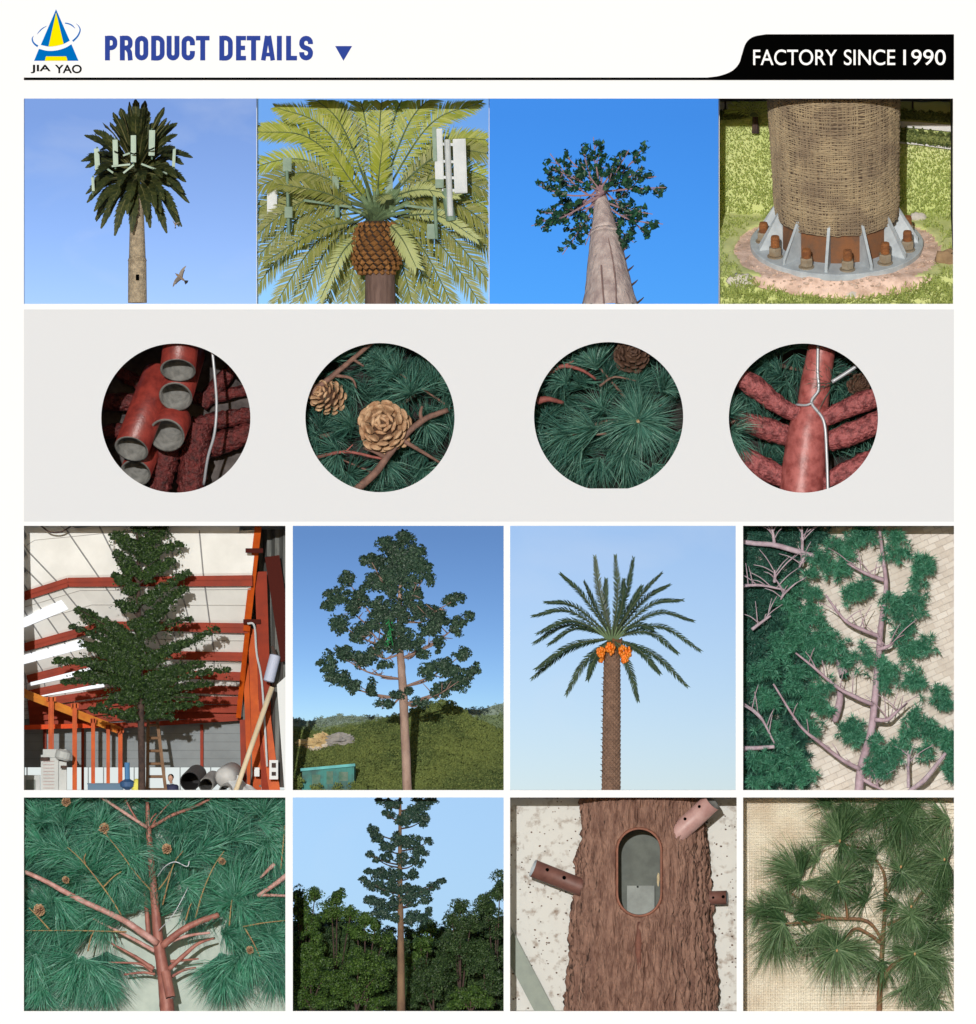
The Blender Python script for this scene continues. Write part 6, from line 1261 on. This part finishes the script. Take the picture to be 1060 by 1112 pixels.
SL = [(440, 45, 30, 18), (500, 60, 60, 30), (640, 60, 60, 35), (690, 45, 30, 22), (480, 110, 40, 28), (600, 110, 60, 45), (650, 140, 40, 40), (555, 140, 40, 45), (410, 190, 32, 38), (440, 225, 40, 25), (540, 230, 45, 45), (600, 240, 60, 40), (680, 240, 28, 22), (475, 270, 40, 40), (640, 290, 55, 30), (400, 305, 20, 24), (425, 325, 30, 20), (480, 310, 35, 30), (550, 330, 35, 40), (620, 340, 45, 30), (390, 385, 28, 20), (440, 395, 55, 35), (520, 400, 50, 40), (600, 400, 35, 30),
      (365, 425, 25, 18), (420, 450, 60, 38), (500, 470, 60, 45), (580, 480, 55, 45), (640, 480, 50, 35), (700, 455, 35, 25), (740, 428, 26, 22), (390, 520, 40, 25), (440, 535, 45, 35), (510, 540, 40, 45), (590, 530, 45, 35), (660, 520, 35, 25), (470, 590, 40, 35), (520, 610, 30, 30), (590, 610, 35, 40), (640, 600, 45, 35), (680, 575, 22, 25), (430, 580, 30, 25)]
mb = MB()
for zx, zy, rx, ry in SL:
    y0 = zy + abs(zx - 543) * .25 + 12; b = A(542, y0, 34); e = A(zx, zy, 38 + rng.uniform(-12, 14)); tube(mb, curve([b, (b + e) / 2 + [0, 0, -.02], e], 8), [.011, .004], 5)
part(mb, 'branches', M['bark_dark'], t, CL, True)
mb = MB(); clumps(mb, A, SL, 32, .22, 3.2, 3.2, 24, 3.1, 1.9, grow=1.08); part(mb, 'crown', mat('slim_pine_leaf', (.018, .050, .036), .5, (.008, .024, .018), 3, transl=.12, island=(.05, .10, .065)), t, CL)

# ================================================================== 12: bark trunk with an oval hatch and pipe stubs
A = Pan(548, 860, .2415, .2416); CL = (551.5, 802, 863.5, 1101)
mb = MB(); n = 60; V = []
for j in range(n + 1):
    for i in range(n + 1):
        x = 551 + 252 * i / n; y = 863 + 240 * j / n; V.append(W(x, y, 68 + 1.0 * noise.noise(Vector((x / 9, y / 9, 0)))))
mb.add(np.array(V), np.array([(j * (n + 1) + i, (j + 1) * (n + 1) + i, (j + 1) * (n + 1) + i + 1, j * (n + 1) + i + 1) for j in range(n) for i in range(n)])); struct(mb, 'floor', mat('stained_concrete', (.55, .55, .52), .9, (.20, .14, .10), 8, ndet=9, bump=.5, thr=(.53, .72)), W(676, 1100, 105), CL, True)
mb = MB()
for k in range(420):
    x, y = rng.uniform(552, 801), rng.uniform(866, 1098); s = rng.uniform(.004, .010); blob(mb, W(x, y, 67.4), (s * 1.3, .008, s), 6, 4, .5, 2, seed=k)
struct(mb, 'grit', mat('brown_grit', (.15, .09, .06), .95, (.07, .05, .04), 8), W(676, 1100, 105), CL, kind='stuff')
t = thing('bark_trunk', 'thick red brown bark covered trunk lying on stained concrete with an oval opening', 'trunk', A(625, 990, 90))
LE = lambda zy: np.interp(zy, [0, 22, 300, 560, 760, 1000], [384, 380, 366, 338, 328, 310]); RE = lambda zy: np.interp(zy, [0, 22, 300, 500, 760, 1000], [864, 866, 882, 897, 915, 934])
hx, hy, hr, hh = 606, 362, 96, 97      # stadium: centre, radius, half straight length
def insid(zx, zy, g=0):
    dy = max(0, abs(zy - hy) - hh); return (zx - hx) ** 2 + dy ** 2 < (hr + g) ** 2
nu, nv = 300, 330; V = np.zeros((nv + 1, nu + 1, 3)); ok = np.zeros((nv + 1, nu + 1), bool)
for j in range(nv + 1):
    zy = -10 + 1020 * j / nv; l, r = LE(zy), RE(zy); l += 7 * noise.noise(Vector((zy / 60, 1, 0))); r += 9 * noise.noise(Vector((zy / 55, 5, 0))); c, rad = (l + r) / 2, (r - l) / 2
    for i in range(nu + 1):
        a = PI * i / nu; zx = c - rad * math.cos(a)
        f = noise.noise(Vector((a * 7.5, zy / 240, 0))) + .5 * noise.noise(Vector((a * 18 + .35 * f if False else a * 18, zy / 130, 3))); rdg = 1 - abs(noise.noise(Vector((a * 9 + .5 * noise.noise(Vector((a * 3, zy / 90, 8))), zy / 300, 6)))) * 2
        rdg2 = 1 - abs(noise.noise(Vector((a * 23 + .8 * noise.noise(Vector((a * 6, zy / 60, 1))), zy / 170, 4)))) * 2
        fine = noise.noise(Vector((a * 55, zy / 36, 2)))
        h = .030 * f + .085 * max(-.35, rdg) * .8 + .042 * rdg2 + .034 * fine
        ddy = max(0, abs(zy - hy) - hh); dist = math.hypot(zx - hx, ddy) - hr
        h *= min(1, max(0, dist / 50)) if dist < 50 else 1
        Rr = rad * .2415 / 100; q = Rr + h
        p = A(c, zy, 62); V[j, i] = p + np.array([-q * math.cos(a), -q * .66 * math.sin(a), 0]); ok[j, i] = not insid(zx, zy, 8)
F = [(j * (nu + 1) + i, (j + 1) * (nu + 1) + i, (j + 1) * (nu + 1) + i + 1, j * (nu + 1) + i + 1) for j in range(nv) for i in range(nu) if ok[j, i] and ok[j + 1, i] and ok[j + 1, i + 1] and ok[j, i + 1]]
mb = MB(); mb.add(V.reshape(-1, 3), np.array(F))
part(mb, 'bark', mat('red_brown_thick_bark', (.25, .14, .10), .75, (.125, .06, .042), 18, ndet=8, bump=1, bscale=26, stretch=(1, 1, .22), bdist=.04, thr=(.40, .62)), t, CL, True)
front = lambda zx, zy: 62 - .66 * 100 * math.sqrt(max(0, ((RE(zy) - LE(zy)) / 2 * .2415 / 100) ** 2 - ((zx - (LE(zy) + RE(zy)) / 2) * .2415 / 100) ** 2))
sd = [(hx + g_ * math.cos(R(a)), hy + s_ * hh + g_ * math.sin(R(a))) for g_ in (1,) for s_, rng_ in ((1, range(0, 181, 10)), (-1, range(180, 361, 10))) for a in rng_]
def stad(g, dz, inward=0):
    out = []
    for s_, rr_ in ((1, range(0, 181, 9)), (-1, range(180, 361, 9))):
        for a in rr_:
            x, y = hx + g * math.cos(R(a)), hy + s_ * hh + g * math.sin(R(a)); out.append(A(x, y, max(5, front(x, y)) + dz))
    return np.array(out)
mb = MB(); rings = [stad(hr + 13, 4), stad(hr + 7, -2.5), stad(hr, -3), stad(hr - 2, 2), stad(hr - 2, 14)]
m_ = len(rings[0]); mb.add(np.vstack(rings), [(k * m_ + i, k * m_ + (i + 1) % m_, (k + 1) * m_ + (i + 1) % m_, (k + 1) * m_ + i) for k in range(4) for i in range(m_)]); part(mb, 'hatch_rim', mat('rim_red_brown', (.27, .11, .07), .7, (.17, .07, .045), 9, bump=.4), t, CL, True)
mb = MB(); rings = [stad(hr - 2, 14), stad(hr + 6, 24), stad(hr + 6, 44)]; mb.add(np.vstack(rings), [(k * m_ + i, k * m_ + (i + 1) % m_, (k + 1) * m_ + (i + 1) % m_, (k + 1) * m_ + i) for k in range(2) for i in range(m_)])
back = np.array([[p[0], .62, p[2]] for p in stad(hr + 40, 0)]); mb.add(back, [tuple(range(m_))]); part(mb, 'hatch_inside', mat('dark_green_steel', (.085, .10, .085), .6, (.05, .06, .05), 6), t)
mb = MB(); a = A(552, 590, 55); b = A(676, 425, 60); box(mb, (a + b) / 2, np.abs(b - a)); box(mb, A(600, 430, 55.5), (.02, .01, .02), 1); part(mb, 'lit_inner_plate', [mat('pale_lit_plate', (.19, .215, .20), .5, (.12, .14, .13), 5), M['black']], t)  # paler plate added: light on the lower inside put into its colour
mb = MB(); blob(mb, A(692, 395, 27), (.016, .02, .07), 10, 8, .4, 2); part(mb, 'latch', mat('latch_tan', (.50, .42, .26), .6), t)
mb = MB(); tube(mb, curve([A(606, 585, 15), A(602, 680, 12), A(605, 760, 13), A(612, 850, 16)], 16), [.02, .038, .034, .015], 10, wob=.08); part(mb, 'bark_flap', mat('dark_flap', (.19, .075, .05), .8, (.10, .04, .03), 9, bump=.6), t, CL, True)
mpst = mat('pipe_red_brown', (.17, .075, .058), .55, (.11, .045, .035), 7, bump=.2); mpst2 = mat('pipe_pinkish', (.46, .29, .265), .45, (.36, .20, .18), 7, bump=.2)
def stub(p0, p1, r, m, holes, capm):
    mb = MB(); hollow(mb, A(*p0), A(*p1), r, r * .12, 26); so_ = part(mb, 'pipe_stub', [m, capm], t, smooth=True)
    T = nrm(A(*p1) - A(*p0))
    for zx, zy, d, s in holes:
        mb = MB(); lathe(mb, [(0, s), (.7, s), (1, s * .8)], A(zx, zy, d + 1.2), A(zx, zy, d - .6), 14); part(mb, 'bolt_hole', M['black'], so_)
stub((385, 448, 50), (128, 345, 38), .098, mpst, [(192, 352, 31.4, .020), (268, 388, 34.8, .022)], M['galv'])
stub((755, 212, 36), (935, 45, 17), .108, mpst2, [(812, 122, 17.5, .017), (876, 66, 11, .017)], M['inner'])
stub((880, 482, 56), (1002, 478, 52), .076, mpst, [(940, 478, 46.2, .014), (985, 474, 44.8, .018)], M['galv'])
mb = MB(); beam(mb, A(-20, 610, 60), A(215, 1060, 60), .05, .19, up=(.885, 0, .465)); beam(mb, A(-20 + 36, 610 - 18, 57), A(215 + 36, 1060 - 18, 57), .012, .09); solo(mb, 'steel_bar', mat('grey_green_steel', (.19, .225, .18), .5, (.15, .18, .15), 8), 'flat grey green steel bar lying at the lower left beside the bark trunk', 'steel bar', A(100, 840, 92), clip=CL)

# ================================================================== 13: needle whorls on a woven mat
A = Pan(801, 860, .2264, .2264); CL = (804.5, 1038, 863.5, 1101)
mb = MB(); pbox(mb, 804, 1039, 863, 1102, 47, 50, 1)
for k in range(128):
    y = 862 + k * 1.9; P = np.array([W(x, y + .5 * noise.noise(Vector((x / 9, k * .7, 0))), 46 - .6 * math.sin(x / 1.3 + PI * (k % 2))) for x in np.arange(803, 1040, 1.3)]); tube(mb, P, .0105, 3, 0, False)
for k in range(94):
    x = 803 + k * 2.55; P = np.array([W(x + .5 * noise.noise(Vector((y / 9, k * .9, 4))), y, 46 + .7 * math.sin(y / 3.1 * PI + PI * (k % 2))) for y in np.arange(862, 1103, 1.5)]); tube(mb, P, .008, 3, 0, False)
struct(mb, 'floor_mat', [mat('woven_straw', (.78, .73, .62), .9, (.68, .60, .48), 2.2, thr=(.4, .65), bump=.4, bscale=60), mat('mat_gap', (.40, .32, .22), .95)], W(920, 1100, 66), CL, False)
n16 = mat('long_green_needle', (.11, .21, .08), .45, (.065, .145, .058), 4, transl=.35, island=(.32, .45, .24), spec=.5); n16d = mat('long_dark_needle', (.050, .115, .040), .45, (.028, .075, .030), 4, transl=.25, island=(.12, .22, .09))
t = thing('pine_sprig', 'branching pine sprig with long fine needles in whorls on a woven straw mat', 'pine sprig', A(685, 1055, 40)); mst16 = mat('brown_sprig_stem', (.24, .125, .06), .8, (.16, .08, .045), 12, bump=.4)
mb = MB(); tube(mb, curve([A(682, 1075, 44), A(688, 900, 42), A(700, 700, 40), A(712, 500, 42), A(700, 380, 44), A(610, 260, 46)], 30), [.034, .030, .024, .02, .016, .010], 10, wob=.04); part(mb, 'stem', mst16, t, CL, True)
for pts, r in [([(695, 930, 38), (730, 850, 34), (800, 800, 30), (850, 780, 24)], (.05, .035, .02)), ([(690, 730, 38), (640, 690, 34), (560, 660, 30), (480, 760, 22)], (.035, .026, .016)), ([(700, 720, 40), (620, 620, 36), (440, 605, 34), (330, 540, 32), (250, 480, 32)], (.03, .028, .022, .014)), ([(440, 605, 34), (330, 625, 30), (220, 635, 28)], (.024, .016)), ([(530, 610, 34), (520, 540, 28), (485, 440, 20)], (.026, .016)), ([(712, 500, 42), (750, 430, 34), (785, 385, 24)], (.026, .016)), ([(720, 640, 38), (790, 610, 30), (835, 590, 24)], (.024, .014)), ([(600, 270, 44), (540, 260, 36), (490, 240, 28)], (.018, .012)), ([(830, 560, 34), (920, 440, 34), (1000, 325, 30)], (.022, .012)), ([(760, 320, 40), (790, 200, 38), (800, 120, 34)], (.022, .012))]:
    mb = MB(); tube(mb, curve([A(*p) for p in pts], 18), np.array(r) * .65, 8, wob=.05); part(mb, 'side_stem', mst16, t, CL, True)
def whorl(zx, zy, d, L, sect, n, m=n16, flat=.35):
    mb = MB(); n = int(n * 1.6); a0, a1 = sect
    a = np.radians(rng.uniform(a0, a1, n) if a1 - a0 >= 359 else (a0 + a1) / 2 + (a1 - a0) * .29 * rng.normal(size=n)); el = np.abs(rng.normal(size=n)) * flat
    dr = np.stack([np.cos(a), -el, np.sin(a)], 1); needles(mb, A(zx, zy, d) + rng.normal(size=(n, 3)) * .012, dr, L * rng.uniform(.75, 1.1, n), .0068, .11)
    part(mb, 'needle_whorl', m, t, CL)
for zx, zy, d, L, sect, n, m in [(485, 435, 20, .40, (-60, 230), 150, n16), (485, 440, 22, .30, (0, 360), 90, n16d), (485, 470, 24, .24, (200, 340), 60, n16d), (788, 380, 24, .52, (-40, 130), 150, n16), (788, 385, 26, .42, (-60, 20), 90, n16), (788, 385, 26, .30, (0, 360), 80, n16d), (785, 400, 26, .26, (180, 290), 60, n16d), (835, 592, 24, .34, (0, 360), 150, n16), (835, 595, 22, .30, (200, 340), 70, n16),
                                 (478, 756, 20, .52, (180, 360), 190, n16), (478, 752, 22, .40, (-20, 60), 70, n16), (478, 745, 24, .34, (60, 200), 90, n16d), (850, 780, 22, .46, (200, 350), 140, n16), (850, 778, 22, .46, (-30, 30), 80, n16), (845, 775, 24, .40, (140, 200), 60, n16), (850, 770, 26, .30, (0, 360), 70, n16d), (300, 400, 30, .55, (110, 190), 120, n16), (310, 390, 30, .42, (70, 110), 70, n16d), (310, 440, 30, .42, (-20, 20), 60, n16), (300, 430, 32, .36, (100, 260), 80, n16d), (320, 500, 32, .26, (200, 330), 50, n16d),
                                 (220, 635, 26, .48, (170, 300), 150, n16), (230, 620, 28, .46, (110, 180), 100, n16d), (260, 570, 28, .5, (100, 170), 100, n16), (280, 600, 28, .34, (-40, 60), 60, n16d), (360, 590, 28, .34, (60, 200), 70, n16d), (400, 640, 26, .36, (200, 330), 80, n16), (492, 238, 26, .50, (40, 190), 160, n16), (495, 235, 26, .48, (50, 110), 90, n16d), (500, 250, 28, .30, (240, 330), 60, n16d), (560, 300, 30, .30, (0, 360), 60, n16d), (1000, 325, 26, .5, (60, 260), 150, n16), (1000, 330, 26, .4, (230, 300), 60, n16d), (800, 120, 30, .5, (180, 360), 140, n16d), (800, 110, 28, .4, (30, 150), 100, n16d), (440, 70, 34, .36, (40, 200), 90, n16d), (520, 60, 34, .4, (200, 330), 90, n16d), (700, 60, 34, .46, (200, 350), 100, n16d), (860, 60, 34, .4, (180, 340), 90, n16),
                                 (1010, 130, 32, .46, (120, 260), 90, n16), (940, 470, 30, .42, (-60, 120), 80, n16d), (980, 560, 30, .44, (60, 260), 80, n16d), (900, 860, 30, .46, (220, 320), 80, n16), (1000, 900, 30, .46, (120, 260), 90, n16), (1010, 700, 30, .4, (120, 230), 70, n16d), (760, 540, 34, .32, (100, 300), 70, n16d), (640, 400, 36, .34, (100, 260), 60, n16d), (960, 800, 30, .42, (180, 360), 90, n16)] + [(x_, y_, rng.uniform(36, 43), rng.uniform(.32, .48), (q_, q_ + 200), 80, m_) for x_, y_, q_, m_ in [(620, 520, 60, n16d), (760, 640, 180, n16), (900, 640, 200, n16d), (640, 160, 40, n16), (760, 220, 120, n16), (900, 240, 0, n16d), (880, 420, 40, n16), (660, 300, 80, n16d), (420, 520, 160, n16), (560, 740, 200, n16), (960, 1000, 120, n16), (700, 820, 150, n16d), (380, 330, 60, n16), (120, 560, 120, n16), (180, 720, 180, n16), (1000, 480, 90, n16), (960, 640, 200, n16), (560, 120, 60, n16), (340, 700, 180, n16d), (800, 940, 200, n16)]]:
    whorl(zx, zy, d, L, sect, n, m)
mbud = mat('bud_tan', (.46, .27, .12), .8)
for zx, zy, d in [(485, 432, 14), (785, 360, 16), (835, 550, 16), (478, 762, 14), (852, 778, 16), (492, 236, 18), (994, 325, 18)]:
    mb = MB(); blob(mb, A(zx, zy, d), (.013, .015, .017), 8, 6, .2, 2); part(mb, 'bud', mbud, t, CL)

# ------------------------------------------------------------------ camera, sun, sky, exposure
cam = bpy.data.cameras.new('camera'); co = bpy.data.objects.new('camera', cam); C.objects.link(co)
DIST = 250.0
co.location = (0, -DIST, 5.56); co.rotation_euler = (R(90), 0, 0)
cam.sensor_fit = 'VERTICAL'; cam.sensor_height = 24; cam.lens = 24 / (11.12 / DIST); cam.clip_start = 1; cam.clip_end = 3000
S.camera = co
EL, AZ = R(8.5), R(6)
sv = Vector((-math.sin(AZ) * math.cos(EL), -math.cos(AZ) * math.cos(EL), math.sin(EL)))
sun = bpy.data.lights.new('sun', 'SUN'); sun.energy = 3.3; sun.angle = R(.6); sun.color = (1, .985, .96)
so = bpy.data.objects.new('sun', sun); C.objects.link(so); so.location = sv * 40 + Vector((0, 0, 5)); so.rotation_euler = sv.to_track_quat('Z', 'Y').to_euler()
wd = bpy.data.worlds.new('World'); S.world = wd; wd.use_nodes = True
nt = wd.node_tree; bg = nt.nodes['Background']; st = nt.nodes.new('ShaderNodeTexSky'); st.sky_type = 'NISHITA'; st.sun_disc = False
st.sun_elevation = EL; st.sun_rotation = PI + AZ
nt.links.new(st.outputs[0], bg.inputs['Color']); bg.inputs['Strength'].default_value = .075
S.view_settings.view_transform = 'Standard'; S.view_settings.look = 'None'; S.view_settings.gamma = 1; S.view_settings.exposure = 0.0
S.render.engine = 'CYCLES'
